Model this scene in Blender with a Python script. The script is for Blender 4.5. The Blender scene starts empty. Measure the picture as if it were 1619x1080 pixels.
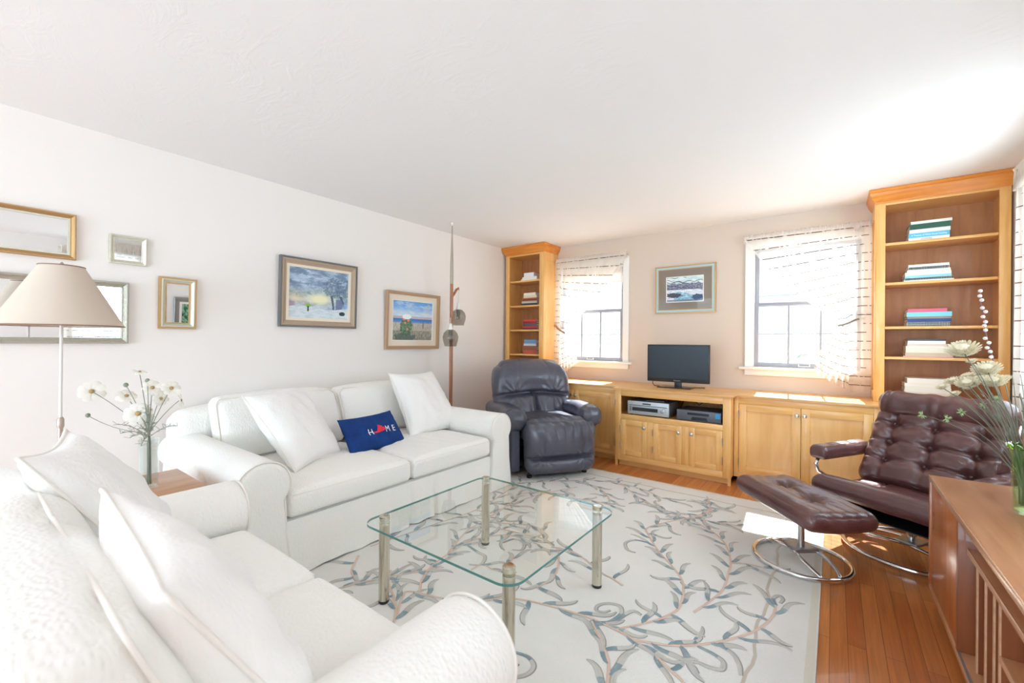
import bpy, bmesh, math, random
from mathutils import Vector, Matrix, noise
random.seed(7)
PI = math.pi
SC = bpy.context.scene
COL = SC.collection

# ---------------------------------------------------------------- camera
cam_d = bpy.data.cameras.new('camera'); cam = bpy.data.objects.new('camera', cam_d); COL.objects.link(cam)
yaw, pitch, roll = math.radians(-36.94), math.radians(.04), math.radians(.50)
_cy, _sy = math.cos(yaw), math.sin(yaw)
f0 = Vector((_sy, _cy, 0)); r0 = Vector((_cy, -_sy, 0)); u0 = Vector((0, 0, 1))
fw = f0*math.cos(pitch)+u0*math.sin(pitch); up = u0*math.cos(pitch)-f0*math.sin(pitch)
rr = r0*math.cos(roll)+up*math.sin(roll); uu = up*math.cos(roll)-r0*math.sin(roll)
cam.matrix_world = Matrix(((rr.x, uu.x, -fw.x, 3.43), (rr.y, uu.y, -fw.y, -4.69), (rr.z, uu.z, -fw.z, 1.2), (0, 0, 0, 1)))
cam_d.sensor_width = 36; cam_d.lens = 678.17/1619*36; cam_d.clip_start = .02
cam_d.dof.use_dof = True; cam_d.dof.focus_distance = 3.3; cam_d.dof.aperture_fstop = 3.2
SC.camera = cam

# ---------------------------------------------------------------- sky, sun, daylight, added fill, exposure
world = bpy.data.worlds.new('sky'); SC.world = world; world.use_nodes = True
bg = world.node_tree.nodes['Background']; bg.inputs[0].default_value = (.70, .84, 1, 1); bg.inputs[1].default_value = 1.45
sd = bpy.data.lights.new('sun', 'SUN'); sd.energy = 25; sd.angle = .009; sd.color = (.98, .98, 1)
sun = bpy.data.objects.new('sun', sd); COL.objects.link(sun)
sun.rotation_euler = Vector((.075, -1, -1.23)).to_track_quat('-Z', 'Y').to_euler()
def daylight(name, loc, size, direction, energy, color=(1, 1, 1)):
    l = bpy.data.lights.new(name, 'AREA'); l.shape = 'RECTANGLE'; l.size, l.size_y = size; l.energy = energy; l.color = color
    o = bpy.data.objects.new(name, l); COL.objects.link(o); o.location = loc
    o.rotation_euler = Vector(direction).to_track_quat('-Z', 'Z').to_euler()
    return o
daylight('daylight_side_window', (4.62, -1.3, 1.6), (1.3, 1.4), (-1, 0, -.3), 64, (.68, .85, 1))
daylight('daylight_side_window_b', (4.62, -3.35, 1.6), (.8, 1.4), (-1, 0, -.3), 34, (.68, .85, 1))
daylight('fill_behind_camera', (2.2, -8.3, 1.35), (3.8, 2.3), (0, 1, 0.03), 116, (.66, .845, 1))  # fill lamp added behind the camera to brighten the whole room
daylight('ceiling_fill', (2.2, -8.32, .5), (3.8, .7), (0, 1, .9), 86, (.66, .845, 1))  # added upward fill behind the camera, brightens the ceiling
daylight('fill_left_rear', (-.15, -6.6, 1.3), (1.6, 2.0), (1, .35, 0.2), 8, (.70, .85, 1))  # weak added fill from the unseen left side behind the camera
vs = SC.view_settings; vs.view_transform = 'Standard'; vs.look = 'None'; vs.gamma = 1; vs.exposure = .33; vs.use_curve_mapping = False
SC.display_settings.display_device = 'sRGB'
SC.cycles.max_bounces = 10; SC.cycles.diffuse_bounces = 6; SC.cycles.transparent_max_bounces = 16

# ---------------------------------------------------------------- materials
MATS = {}
def srgb(r, g, b):
    f = lambda c: (c/255/12.92) if c/255 <= .04045 else ((c/255+.055)/1.055)**2.4
    return (f(r), f(g), f(b), 1)
def mat(name, col, rough=.5, metal=0, bump=None, spec=.5, sheen=0, coat=0, var=None, emis=None):
    """bump=(scale, strength, distance, detail); var=(scale, colour2, stretch)"""
    if name in MATS: return MATS[name]
    m = bpy.data.materials.new(name); m.use_nodes = True; nt = m.node_tree; n = nt.nodes; L = nt.links
    b = n['Principled BSDF']; b.inputs['Base Color'].default_value = col; b.inputs['Roughness'].default_value = rough
    b.inputs['Metallic'].default_value = metal; b.inputs['Specular IOR Level'].default_value = spec
    b.inputs['Sheen Weight'].default_value = sheen; b.inputs['Coat Weight'].default_value = coat
    tc = n.new('ShaderNodeTexCoord')
    if var:
        mp = n.new('ShaderNodeMapping'); mp.inputs['Scale'].default_value = var[2] if len(var) > 2 else (1, 1, 1)
        L.new(tc.outputs['Object'], mp.inputs['Vector'])
        ns = n.new('ShaderNodeTexNoise'); ns.inputs['Scale'].default_value = var[0]; ns.inputs['Detail'].default_value = 5
        L.new(mp.outputs[0], ns.inputs['Vector'])
        mr = n.new('ShaderNodeMapRange'); mr.inputs[1].default_value = .35; mr.inputs[2].default_value = .65; L.new(ns.outputs[0], mr.inputs[0])
        mx = n.new('ShaderNodeMix'); mx.data_type = 'RGBA'; L.new(mr.outputs[0], mx.inputs[0])
        mx.inputs[6].default_value = col; mx.inputs[7].default_value = var[1]; L.new(mx.outputs[2], b.inputs['Base Color'])
    if bump:
        mp = n.new('ShaderNodeMapping'); L.new(tc.outputs['Object'], mp.inputs['Vector'])
        if len(bump) > 4: mp.inputs['Scale'].default_value = bump[4]
        ns = n.new('ShaderNodeTexNoise'); ns.inputs['Scale'].default_value = bump[0]; ns.inputs['Detail'].default_value = bump[3]
        L.new(mp.outputs[0], ns.inputs['Vector'])
        bp = n.new('ShaderNodeBump'); bp.inputs['Strength'].default_value = bump[1]; bp.inputs['Distance'].default_value = bump[2]
        L.new(ns.outputs[0], bp.inputs['Height']); L.new(bp.outputs[0], b.inputs['Normal'])
    MATS[name] = m; return m
def wood(name, c1, c2, stretch=(14, 14, 1), rough=.35, scale=2.2, coat=.15):
    """grain along the axis with the small stretch value"""
    if name in MATS: return MATS[name]
    m = mat(name, c1, rough, coat=coat); nt = m.node_tree; n = nt.nodes; L = nt.links; b = n['Principled BSDF']
    tc = n.new('ShaderNodeTexCoord'); mp = n.new('ShaderNodeMapping'); mp.inputs['Scale'].default_value = stretch
    L.new(tc.outputs['Object'], mp.inputs['Vector'])
    ns = n.new('ShaderNodeTexNoise'); ns.inputs['Scale'].default_value = scale; ns.inputs['Detail'].default_value = 7; ns.inputs['Distortion'].default_value = .6
    L.new(mp.outputs[0], ns.inputs['Vector'])
    n2 = n.new('ShaderNodeTexNoise'); n2.inputs['Scale'].default_value = 3.0; n2.inputs['Detail'].default_value = 2
    L.new(tc.outputs['Object'], n2.inputs['Vector'])
    ad = n.new('ShaderNodeMath'); ad.operation = 'MULTIPLY_ADD'; ad.inputs[1].default_value = .5
    L.new(n2.outputs[0], ad.inputs[0]); L.new(ns.outputs[0], ad.inputs[2])
    mr = n.new('ShaderNodeMapRange'); mr.inputs[1].default_value = .55; mr.inputs[2].default_value = .98; L.new(ad.outputs[0], mr.inputs[0])
    mx = n.new('ShaderNodeMix'); mx.data_type = 'RGBA'; mx.inputs[6].default_value = c1; mx.inputs[7].default_value = c2
    L.new(mr.outputs[0], mx.inputs[0]); L.new(mx.outputs[2], b.inputs['Base Color'])
    bp = n.new('ShaderNodeBump'); bp.inputs['Strength'].default_value = .08; bp.inputs['Distance'].default_value = .002
    L.new(ns.outputs[0], bp.inputs['Height']); L.new(bp.outputs[0], b.inputs['Normal'])
    return m

M_wall = mat('wall_paint', srgb(238, 231, 225), .9, bump=(60, .12, .003, 4), spec=.1)
M_wallfar = mat('wall_paint_backlit', srgb(217, 199, 183), .9, bump=(60, .12, .003, 4), spec=.1)  # same wall paint with backlit shade and warm bounce put into its colour
M_trim = mat('white_gloss_paint', srgb(243, 238, 230), .35)
M_sash = mat('sash_paint', srgb(160, 159, 166), .45)
def ceiling_mat():
    m = mat('textured_plaster', srgb(240, 238, 236), .95, spec=.1); nt = m.node_tree; n = nt.nodes; L = nt.links; b = n['Principled BSDF']
    tc = n.new('ShaderNodeTexCoord'); mp = n.new('ShaderNodeMapping'); mp.inputs['Scale'].default_value = (1, 2.2, 1); mp.inputs['Rotation'].default_value = (0, 0, .7)
    L.new(tc.outputs['Object'], mp.inputs['Vector'])
    a = n.new('ShaderNodeTexNoise'); a.inputs['Scale'].default_value = 3.2; a.inputs['Detail'].default_value = 9; a.inputs['Roughness'].default_value = .68; a.inputs['Distortion'].default_value = 1.6
    L.new(mp.outputs[0], a.inputs['Vector'])
    cr = n.new('ShaderNodeMapRange'); cr.inputs[1].default_value = .5; cr.inputs[2].default_value = .62; L.new(a.outputs[0], cr.inputs[0])
    bp = n.new('ShaderNodeBump'); bp.inputs['Strength'].default_value = .16; bp.inputs['Distance'].default_value = .005
    L.new(cr.outputs[0], bp.inputs['Height']); L.new(bp.outputs[0], b.inputs['Normal'])
    return m
M_ceil = ceiling_mat()
def floor_mat():
    m = mat('oak_strip_floor', srgb(190, 110, 50), .28, coat=.3); nt = m.node_tree; n = nt.nodes; L = nt.links; b = n['Principled BSDF']
    tc = n.new('ShaderNodeTexCoord'); mp = n.new('ShaderNodeMapping'); mp.inputs['Rotation'].default_value = (0, 0, PI/2)
    L.new(tc.outputs['Object'], mp.inputs['Vector'])
    br = n.new('ShaderNodeTexBrick'); br.inputs['Scale'].default_value = 1; br.inputs['Brick Width'].default_value = .95; br.inputs['Row Height'].default_value = .058
    br.inputs['Mortar Size'].default_value = .0011; br.inputs['Mortar Smooth'].default_value = .1; br.inputs['Bias'].default_value = 0; br.offset = .37; br.offset_frequency = 2
    br.inputs['Color1'].default_value = srgb(178, 98, 46); br.inputs['Color2'].default_value = srgb(216, 140, 76); br.inputs['Mortar'].default_value = srgb(120, 66, 30)
    L.new(mp.outputs[0], br.inputs['Vector'])
    m2 = n.new('ShaderNodeMapping'); m2.inputs['Scale'].default_value = (40, 1.6, 1); L.new(tc.outputs['Object'], m2.inputs['Vector'])
    ns = n.new('ShaderNodeTexNoise'); ns.inputs['Scale'].default_value = 2; ns.inputs['Detail'].default_value = 8; ns.inputs['Distortion'].default_value = .8; L.new(m2.outputs[0], ns.inputs['Vector'])
    mr = n.new('ShaderNodeMapRange'); mr.inputs[1].default_value = .3; mr.inputs[2].default_value = .75; mr.inputs[3].default_value = 1.08; mr.inputs[4].default_value = .72; L.new(ns.outputs[0], mr.inputs[0])
    mx = n.new('ShaderNodeMix'); mx.data_type = 'RGBA'; mx.blend_type = 'MULTIPLY'; mx.inputs[0].default_value = 1
    L.new(br.outputs['Color'], mx.inputs[6]); L.new(mr.outputs[0], mx.inputs[7]); L.new(mx.outputs[2], b.inputs['Base Color'])
    bp = n.new('ShaderNodeBump'); bp.inputs['Strength'].default_value = .3; bp.inputs['Distance'].default_value = .001; bp.invert = True
    L.new(br.outputs['Fac'], bp.inputs['Height']); L.new(bp.outputs[0], b.inputs['Normal'])
    return m
M_floor = floor_mat()
MAPLE1, MAPLE2 = srgb(240, 190, 120), srgb(226, 164, 88)
M_mapV = wood('maple_vertical', MAPLE1, MAPLE2, (14, 14, 1))
M_mapX = wood('maple_along', MAPLE1, MAPLE2, (1, 14, 14))
M_mapY = wood('maple_across', MAPLE1, MAPLE2, (14, 1, 14))
M_panel = wood('maple_panel', srgb(240, 190, 122), srgb(224, 162, 90), (7, 7, .8))
M_crown = wood('amber_pine', srgb(232, 150, 60), srgb(205, 118, 36), (1, 14, 14))
M_backp = wood('birch_ply_back', srgb(190, 132, 82), srgb(164, 106, 62), (9, 9, 1.2), .5)
M_teak = wood('teak_glare', srgb(208, 152, 110), srgb(188, 128, 86), (12, 1, 12), .3)  # paler than the other teak, glare put into its colour
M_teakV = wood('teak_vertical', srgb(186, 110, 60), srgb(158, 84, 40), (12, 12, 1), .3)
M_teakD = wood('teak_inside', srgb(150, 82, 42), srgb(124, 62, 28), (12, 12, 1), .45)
M_teakE = wood('teak_pale_edge', srgb(226, 180, 146), srgb(206, 150, 112), (12, 1, 12), .25)
M_endw = wood('end_table_wood', srgb(196, 146, 106), srgb(170, 118, 78), (14, 1.5, 14))
M_walnut = wood('walnut_pole', srgb(176, 118, 84), srgb(150, 92, 60), (20, 20, 1.5))
M_chrome = mat('chrome', (.78, .78, .78, 1), .08, 1)
M_nickel = mat('brushed_nickel', (.62, .61, .59, 1), .3, 1)
M_brass = mat('champagne_metal', srgb(226, 221, 206), .14, 1, var=(3, srgb(190, 182, 164), (18, 18, .6)))
M_steel = mat('grey_metal', (.35, .35, .36, 1), .35, .9)
M_black = mat('black_plastic', (.02, .02, .022, 1), .35)
M_screen = mat('tv_screen', srgb(24, 34, 44), .3, spec=.4)
M_silver = mat('silver_plastic', srgb(186, 190, 194), .35, .3)
M_darkgl = mat('dark_display', srgb(40, 42, 48), .15)
def fabric_mat(name, col, cs=75, st=.75, dist=.003):
    m = mat(name, col, .95, sheen=.15, spec=.1); nt = m.node_tree; n = nt.nodes; L = nt.links; b = n['Principled BSDF']
    tc = n.new('ShaderNodeTexCoord')
    mp = n.new('ShaderNodeMapping'); mp.inputs['Scale'].default_value = (1.7, 1.7, .8); L.new(tc.outputs['Object'], mp.inputs['Vector'])
    a = n.new('ShaderNodeTexVoronoi'); a.inputs['Scale'].default_value = cs; a.feature = 'SMOOTH_F1'; L.new(mp.outputs[0], a.inputs['Vector'])
    c = n.new('ShaderNodeTexNoise'); c.inputs['Scale'].default_value = 5; c.inputs['Detail'].default_value = 3; L.new(tc.outputs['Object'], c.inputs['Vector'])
    mu = n.new('ShaderNodeMath'); mu.operation = 'MULTIPLY_ADD'; mu.inputs[1].default_value = 1.2; L.new(c.outputs[0], mu.inputs[0]); L.new(a.outputs['Distance'], mu.inputs[2])
    bp = n.new('ShaderNodeBump'); bp.inputs['Strength'].default_value = st; bp.inputs['Distance'].default_value = dist
    L.new(mu.outputs[0], bp.inputs['Height']); L.new(bp.outputs[0], b.inputs['Normal'])
    return m
M_white = fabric_mat('white_puckered_cotton', srgb(243, 240, 234))
M_whitep = fabric_mat('white_pillow_cotton', srgb(243, 240, 236), 85, .4, .003)
M_pipe = mat('white_piping', srgb(240, 234, 226), .9, spec=.1)
M_blue = mat('navy_canvas', srgb(34, 66, 128), .9, bump=(400, .4, .001, 2), spec=.15, var=(14, srgb(28, 56, 112)))
M_red = mat('red_print', srgb(232, 62, 74), .9, spec=.1)
M_wprint = mat('white_print', srgb(240, 236, 238), .9, spec=.1)
def leather(name, c1, c2, rough=.36):
    m = mat(name, c1, rough, spec=.65, var=(6, c2), coat=.3); nt = m.node_tree; n = nt.nodes; L = nt.links; b = n['Principled BSDF']
    tc = n.new('ShaderNodeTexCoord')
    a = n.new('ShaderNodeTexVoronoi'); a.inputs['Scale'].default_value = 260; L.new(tc.outputs['Object'], a.inputs['Vector'])
    c = n.new('ShaderNodeTexNoise'); c.inputs['Scale'].default_value = 16; c.inputs['Detail'].default_value = 5; c.inputs['Distortion'].default_value = 1.2; L.new(tc.outputs['Object'], c.inputs['Vector'])
    mu = n.new('ShaderNodeMath'); mu.operation = 'MULTIPLY_ADD'; mu.inputs[1].default_value = 5.0; L.new(c.outputs[0], mu.inputs[0]); L.new(a.outputs['Distance'], mu.inputs[2])
    bp = n.new('ShaderNodeBump'); bp.inputs['Strength'].default_value = .3; bp.inputs['Distance'].default_value = .0018
    L.new(mu.outputs[0], bp.inputs['Height']); L.new(bp.outputs[0], b.inputs['Normal'])
    return m
M_navy = leather('slate_leather', srgb(80, 80, 93), srgb(66, 66, 80))
M_navyside = mat('slate_vinyl', srgb(94, 98, 112), .5)
M_brown = leather('oxblood_leather', srgb(98, 58, 55), srgb(78, 43, 42), .34)
M_brownd = mat('oxblood_button', srgb(78, 42, 38), .4)
def clear_mat(name, tint, fres=1.45, rough=.0, density=1.0, gl=(1, 1, 1, 1)):
    m = bpy.data.materials.new(name); m.use_nodes = True; nt = m.node_tree; n = nt.nodes; L = nt.links
    n.remove(n['Principled BSDF']); out = n['Material Output']
    t = n.new('ShaderNodeBsdfTransparent'); t.inputs[0].default_value = tint
    g = n.new('ShaderNodeBsdfGlossy'); g.inputs['Roughness'].default_value = rough; g.inputs[0].default_value = gl
    fr = n.new('ShaderNodeFresnel'); ge = n.new('ShaderNodeNewGeometry'); io = n.new('ShaderNodeMath'); io.operation = 'MULTIPLY_ADD'
    io.inputs[1].default_value = 1/fres-fres; io.inputs[2].default_value = fres; L.new(ge.outputs['Backfacing'], io.inputs[0]); L.new(io.outputs[0], fr.inputs[0])
    mx = n.new('ShaderNodeMixShader'); L.new(fr.outputs[0], mx.inputs[0]); L.new(t.outputs[0], mx.inputs[1]); L.new(g.outputs[0], mx.inputs[2])
    L.new(mx.outputs[0], out.inputs[0]); MATS[name] = m; return m
M_pane = clear_mat('window_glass', (.97, .99, .99, 1), 1.3)
M_tglass = clear_mat('table_glass', (.93, .975, .96, 1), 1.55)
M_tedge = clear_mat('table_glass_edge', srgb(70, 150, 142), 1.5)
M_smoke = clear_mat('smoked_glass', srgb(230, 228, 224), 1.4, .02)
M_vase = clear_mat('clear_vase_glass', (.94, .96, .95, 1), 1.5)
M_gvase = clear_mat('green_vase_glass', srgb(240, 249, 232), 1.4)
M_pvase = clear_mat('plum_glass', srgb(70, 36, 52), 1.6)
M_mirror = mat('mirror_silver', (.9, .92, .93, 1), .01, 1)
def sheer_mat():
    m = bpy.data.materials.new('striped_sheer'); m.use_nodes = True; nt = m.node_tree; n = nt.nodes; L = nt.links
    n.remove(n['Principled BSDF']); out = n['Material Output']
    uv = n.new('ShaderNodeTexCoord'); sp = n.new('ShaderNodeSeparateXYZ'); L.new(uv.outputs['UV'], sp.inputs[0])
    fr = n.new('ShaderNodeMath'); fr.operation = 'FRACT'; mul = n.new('ShaderNodeMath'); mul.operation = 'MULTIPLY'; mul.inputs[1].default_value = 14.0
    L.new(sp.outputs[1], mul.inputs[0]); L.new(mul.outputs[0], fr.inputs[0])
    lt = n.new('ShaderNodeMath'); lt.operation = 'LESS_THAN'; lt.inputs[1].default_value = .085; L.new(fr.outputs[0], lt.inputs[0])
    ns = n.new('ShaderNodeTexNoise'); ns.inputs['Scale'].default_value = 30; L.new(uv.outputs['UV'], ns.inputs['Vector'])
    gt = n.new('ShaderNodeMath'); gt.operation = 'GREATER_THAN'; gt.inputs[1].default_value = .45; L.new(ns.outputs[0], gt.inputs[0])
    st = n.new('ShaderNodeMath'); st.operation = 'MULTIPLY'; L.new(lt.outputs[0], st.inputs[0]); L.new(gt.outputs[0], st.inputs[1])
    cl = n.new('ShaderNodeMix'); cl.data_type = 'RGBA'; cl.inputs[6].default_value = srgb(240, 234, 226); cl.inputs[7].default_value = srgb(100, 70, 54)
    L.new(st.outputs[0], cl.inputs[0])
    d = n.new('ShaderNodeBsdfDiffuse'); t = n.new('ShaderNodeBsdfTranslucent'); L.new(cl.outputs[2], d.inputs[0]); L.new(cl.outputs[2], t.inputs[0])
    mx = n.new('ShaderNodeMixShader'); mx.inputs[0].default_value = .38; L.new(d.outputs[0], mx.inputs[1]); L.new(t.outputs[0], mx.inputs[2])
    tr = n.new('ShaderNodeBsdfTransparent'); m2 = n.new('ShaderNodeMixShader')
    op = n.new('ShaderNodeMath'); op.operation = 'MULTIPLY_ADD'; op.inputs[1].default_value = .45; op.inputs[2].default_value = .52; L.new(st.outputs[0], op.inputs[0])
    L.new(op.outputs[0], m2.inputs[0]); L.new(tr.outputs[0], m2.inputs[1]); L.new(mx.outputs[0], m2.inputs[2])
    L.new(m2.outputs[0], out.inputs[0]); MATS['striped_sheer'] = m; return m
M_sheer = sheer_mat()
def thin_mat(name, col, f=.4):
    m = bpy.data.materials.new(name); m.use_nodes = True; nt = m.node_tree; n = nt.nodes; L = nt.links
    n.remove(n['Principled BSDF']); out = n['Material Output']
    d = n.new('ShaderNodeBsdfDiffuse'); t = n.new('ShaderNodeBsdfTranslucent'); d.inputs[0].default_value = col; t.inputs[0].default_value = col
    mx = n.new('ShaderNodeMixShader'); mx.inputs[0].default_value = f; L.new(d.outputs[0], mx.inputs[1]); L.new(t.outputs[0], mx.inputs[2]); L.new(mx.outputs[0], out.inputs[0])
    MATS[name] = m; return m
M_ruffle = thin_mat('ruffle_cloth', srgb(246, 236, 226), .4)
M_petal = thin_mat('white_petal', srgb(240, 236, 226), .3)
def paint_mat():
    m = mat('painted_canvas', (1, 1, 1, 1), .7); nt = m.node_tree
    a = nt.nodes.new('ShaderNodeVertexColor'); a.layer_name = 'paint'; nt.links.new(a.outputs[0], nt.nodes['Principled BSDF'].inputs['Base Color'])
    return m
M_paint = paint_mat()
M_rug = mat('wool_pile', srgb(240, 237, 231), .97, bump=(330, .8, .004, 3), sheen=.2, spec=.05, var=(2.5, srgb(233, 230, 224)))
M_rugborder = mat('wool_border', srgb(222, 216, 202), .97, bump=(330, .8, .004, 3), spec=.05)
M_leaf = mat('wool_leaf', srgb(192, 190, 183), .97, bump=(330, .6, .003, 3), spec=.05, var=(9, srgb(206, 203, 196)))
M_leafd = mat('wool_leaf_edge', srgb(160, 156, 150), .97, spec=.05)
M_tip = mat('wool_teal', srgb(128, 148, 156), .97, spec=.05, var=(20, srgb(156, 170, 174)))
M_stem = mat('wool_stem', srgb(216, 190, 174), .97, spec=.05)

# ---------------------------------------------------------------- mesh helpers
def new(): return bmesh.new()
def box(bm, a, b, bev=0, mi=0, seg=2):
    x0, y0, z0 = [min(p, q) for p, q in zip(a, b)]; x1, y1, z1 = [max(p, q) for p, q in zip(a, b)]
    v = [bm.verts.new(p) for p in ((x0, y0, z0), (x1, y0, z0), (x1, y1, z0), (x0, y1, z0), (x0, y0, z1), (x1, y0, z1), (x1, y1, z1), (x0, y1, z1))]
    fs = [bm.faces.new([v[i] for i in q]) for q in ((3, 2, 1, 0), (4, 5, 6, 7), (0, 1, 5, 4), (1, 2, 6, 5), (2, 3, 7, 6), (3, 0, 4, 7))]
    for f in fs: f.material_index = mi
    if bev:
        es = list({e for f in fs for e in f.edges})
        r = bmesh.ops.bevel(bm, geom=es, offset=bev, segments=seg, affect='EDGES', profile=.5, clamp_overlap=True)
        for f in r['faces']: f.material_index = mi
    return fs
def ring_frames(pts, closed=False):
    n = len(pts); T = []
    for i in range(n):
        a = pts[(i-1) % n] if (closed or i > 0) else pts[i]; b = pts[(i+1) % n] if (closed or i < n-1) else pts[i]
        t = (b-a); T.append(t.normalized() if t.length > 1e-9 else Vector((0, 0, 1)))
    u = T[0].orthogonal().normalized(); fr = []
    for t in T:
        u = (u - t*u.dot(t)); u = u.normalized() if u.length > 1e-6 else t.orthogonal().normalized()
        fr.append((u, t.cross(u)))
    return fr
def tube(bm, pts, r, seg=8, closed=False, mi=0, flat=1.0):
    pts = [Vector(p) for p in pts]; n = len(pts); fr = ring_frames(pts, closed); R = r if isinstance(r, (list, tuple)) else [r]*n
    rings = []
    for p, (u, w), q in zip(pts, fr, R):
        rings.append([bm.verts.new(p+u*math.cos(2*PI*k/seg)*q+w*math.sin(2*PI*k/seg)*q*flat) for k in range(seg)])
    m = n if closed else n-1
    for i in range(m):
        A, B = rings[i], rings[(i+1) % n]
        for k in range(seg):
            f = bm.faces.new((A[k], A[(k+1) % seg], B[(k+1) % seg], B[k])); f.material_index = mi
    if not closed:
        f = bm.faces.new(list(reversed(rings[0]))); f.material_index = mi
        f = bm.faces.new(rings[-1]); f.material_index = mi
def lathe(bm, prof, c=(0, 0, 0), seg=24, mi=0, rot=None, closed=False):
    c = Vector(c); rings = []
    for r, z in prof:
        ring = []
        for k in range(seg):
            p = Vector((r*math.cos(2*PI*k/seg), r*math.sin(2*PI*k/seg), z))
            if rot: p = rot @ p
            ring.append(bm.verts.new(c+p))
        rings.append(ring)
    for A, B in zip(rings, rings[1:]+([rings[0]] if closed else [])):
        for k in range(seg):
            f = bm.faces.new((A[k], A[(k+1) % seg], B[(k+1) % seg], B[k])); f.material_index = mi
    if not closed:
        if prof[0][0] > 1e-4: bm.faces.new(list(reversed(rings[0]))).material_index = mi
        if prof[-1][0] > 1e-4: bm.faces.new(rings[-1]).material_index = mi
    bmesh.ops.remove_doubles(bm, verts=bm.verts, dist=1e-5)
def softbox(bm, c, s, r, n=(20, 20, 20), fn=None, mi=0):
    """rounded box with an even grid; s = full size; fn(p, u) -> p gets local coordinates and u in [-1,1]^3"""
    h = Vector(s)/2; c = Vector(c); inn = Vector((max(h.x-r, 0), max(h.y-r, 0), max(h.z-r, 0))); cache = {}
    def vert(i, j, k):
        key = (i, j, k)
        if key not in cache:
            u = Vector((2*i/n[0]-1, 2*j/n[1]-1, 2*k/n[2]-1)); u = Vector([math.sin(q*PI/2)*.45+q*.55 for q in u])
            p = Vector((u.x*h.x, u.y*h.y, u.z*h.z)); q = Vector([max(-a, min(a, b)) for a, b in zip(inn, p)]); d = p-q
            if d.length > 1e-9: p = q+d.normalized()*min(r, d.length if d.length < r else r)
            if fn: p = fn(p, u)
            cache[key] = bm.verts.new(c+p)
        return cache[key]
    def quad(a, b, c_, d):
        try: f = bm.faces.new((vert(*a), vert(*b), vert(*c_), vert(*d))); f.material_index = mi
        except ValueError: pass
    X, Y, Z = n
    for i in range(X):
        for j in range(Y):
            quad((i, j, 0), (i, j+1, 0), (i+1, j+1, 0), (i+1, j, 0)); quad((i, j, Z), (i+1, j, Z), (i+1, j+1, Z), (i, j+1, Z))
    for i in range(X):
        for k in range(Z):
            quad((i, 0, k), (i+1, 0, k), (i+1, 0, k+1), (i, 0, k+1)); quad((i, Y, k), (i, Y, k+1), (i+1, Y, k+1), (i+1, Y, k))
    for j in range(Y):
        for k in range(Z):
            quad((0, j, k), (0, j, k+1), (0, j+1, k+1), (0, j+1, k)); quad((X, j, k), (X, j+1, k), (X, j+1, k+1), (X, j, k+1))
def loft(bm, rings, closed_ring=True, caps=True, mi=0):
    R = [[bm.verts.new(p) for p in r] for r in rings]; m = len(R[0])
    for A, B in zip(R, R[1:]):
        for k in range(m if closed_ring else m-1):
            f = bm.faces.new((A[k], A[(k+1) % m], B[(k+1) % m], B[k])); f.material_index = mi
    if caps:
        bm.faces.new(list(reversed(R[0]))).material_index = mi; bm.faces.new(R[-1]).material_index = mi
    return R
def rrect(x0, x1, y0, y1, r, n=8):
    p = []
    for cx, cy, a0 in ((x1-r, y1-r, 0), (x0+r, y1-r, PI/2), (x0+r, y0+r, PI), (x1-r, y0+r, 1.5*PI)):
        for k in range(n+1): a = a0+PI/2*k/n; p.append((cx+r*math.cos(a), cy+r*math.sin(a)))
    return p
def nz(p, s=1.0, o=0): return noise.noise(Vector((p[0]*s+o, p[1]*s+o*1.7, p[2]*s-o)))

def root_of(o):
    while o.parent: o = o.parent
    return o
def obj(name, bm, mats, parent=None, local=False, smooth=40, label=None):
    """one mesh object; coordinates are world unless local=True (then relative to the thing's root)"""
    bmesh.ops.recalc_face_normals(bm, faces=bm.faces)
    me = bpy.data.meshes.new(name)
    if parent is not None and not local:
        off = root_of(parent).location
        bmesh.ops.translate(bm, verts=bm.verts, vec=-off)
    bm.to_mesh(me); bm.free()
    for m in (mats if isinstance(mats, (list, tuple)) else [mats]): me.materials.append(m)
    if smooth:
        for p in me.polygons: p.use_smooth = True
        me.set_sharp_from_angle(angle=math.radians(smooth))
    o = bpy.data.objects.new(name, me); COL.objects.link(o)
    if parent is not None: o.parent = parent
    if label: o['label'] = label
    return o
def thing(name, label, cat, loc=(0, 0, 0), rz=0, group=None):
    o = bpy.data.objects.new(name, None); COL.objects.link(o); o.empty_display_size = .1
    o.location = loc; o.rotation_euler = (0, 0, rz); o['label'] = label; o['category'] = cat
    if group: o['group'] = group
    return o
def tag(o, label, cat, group=None):
    o['label'] = label; o['category'] = cat
    if group: o['group'] = group
    return o
def struct(name, bm, m, smooth=0):
    o = obj(name, bm, m, None, smooth=smooth); o['kind'] = 'structure'; return o
def origin_to(o, loc):
    """move the origin of a top-level mesh without moving its shape"""
    loc = Vector(loc); o.data.transform(Matrix.Translation(-loc)); o.location = loc; return o

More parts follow.
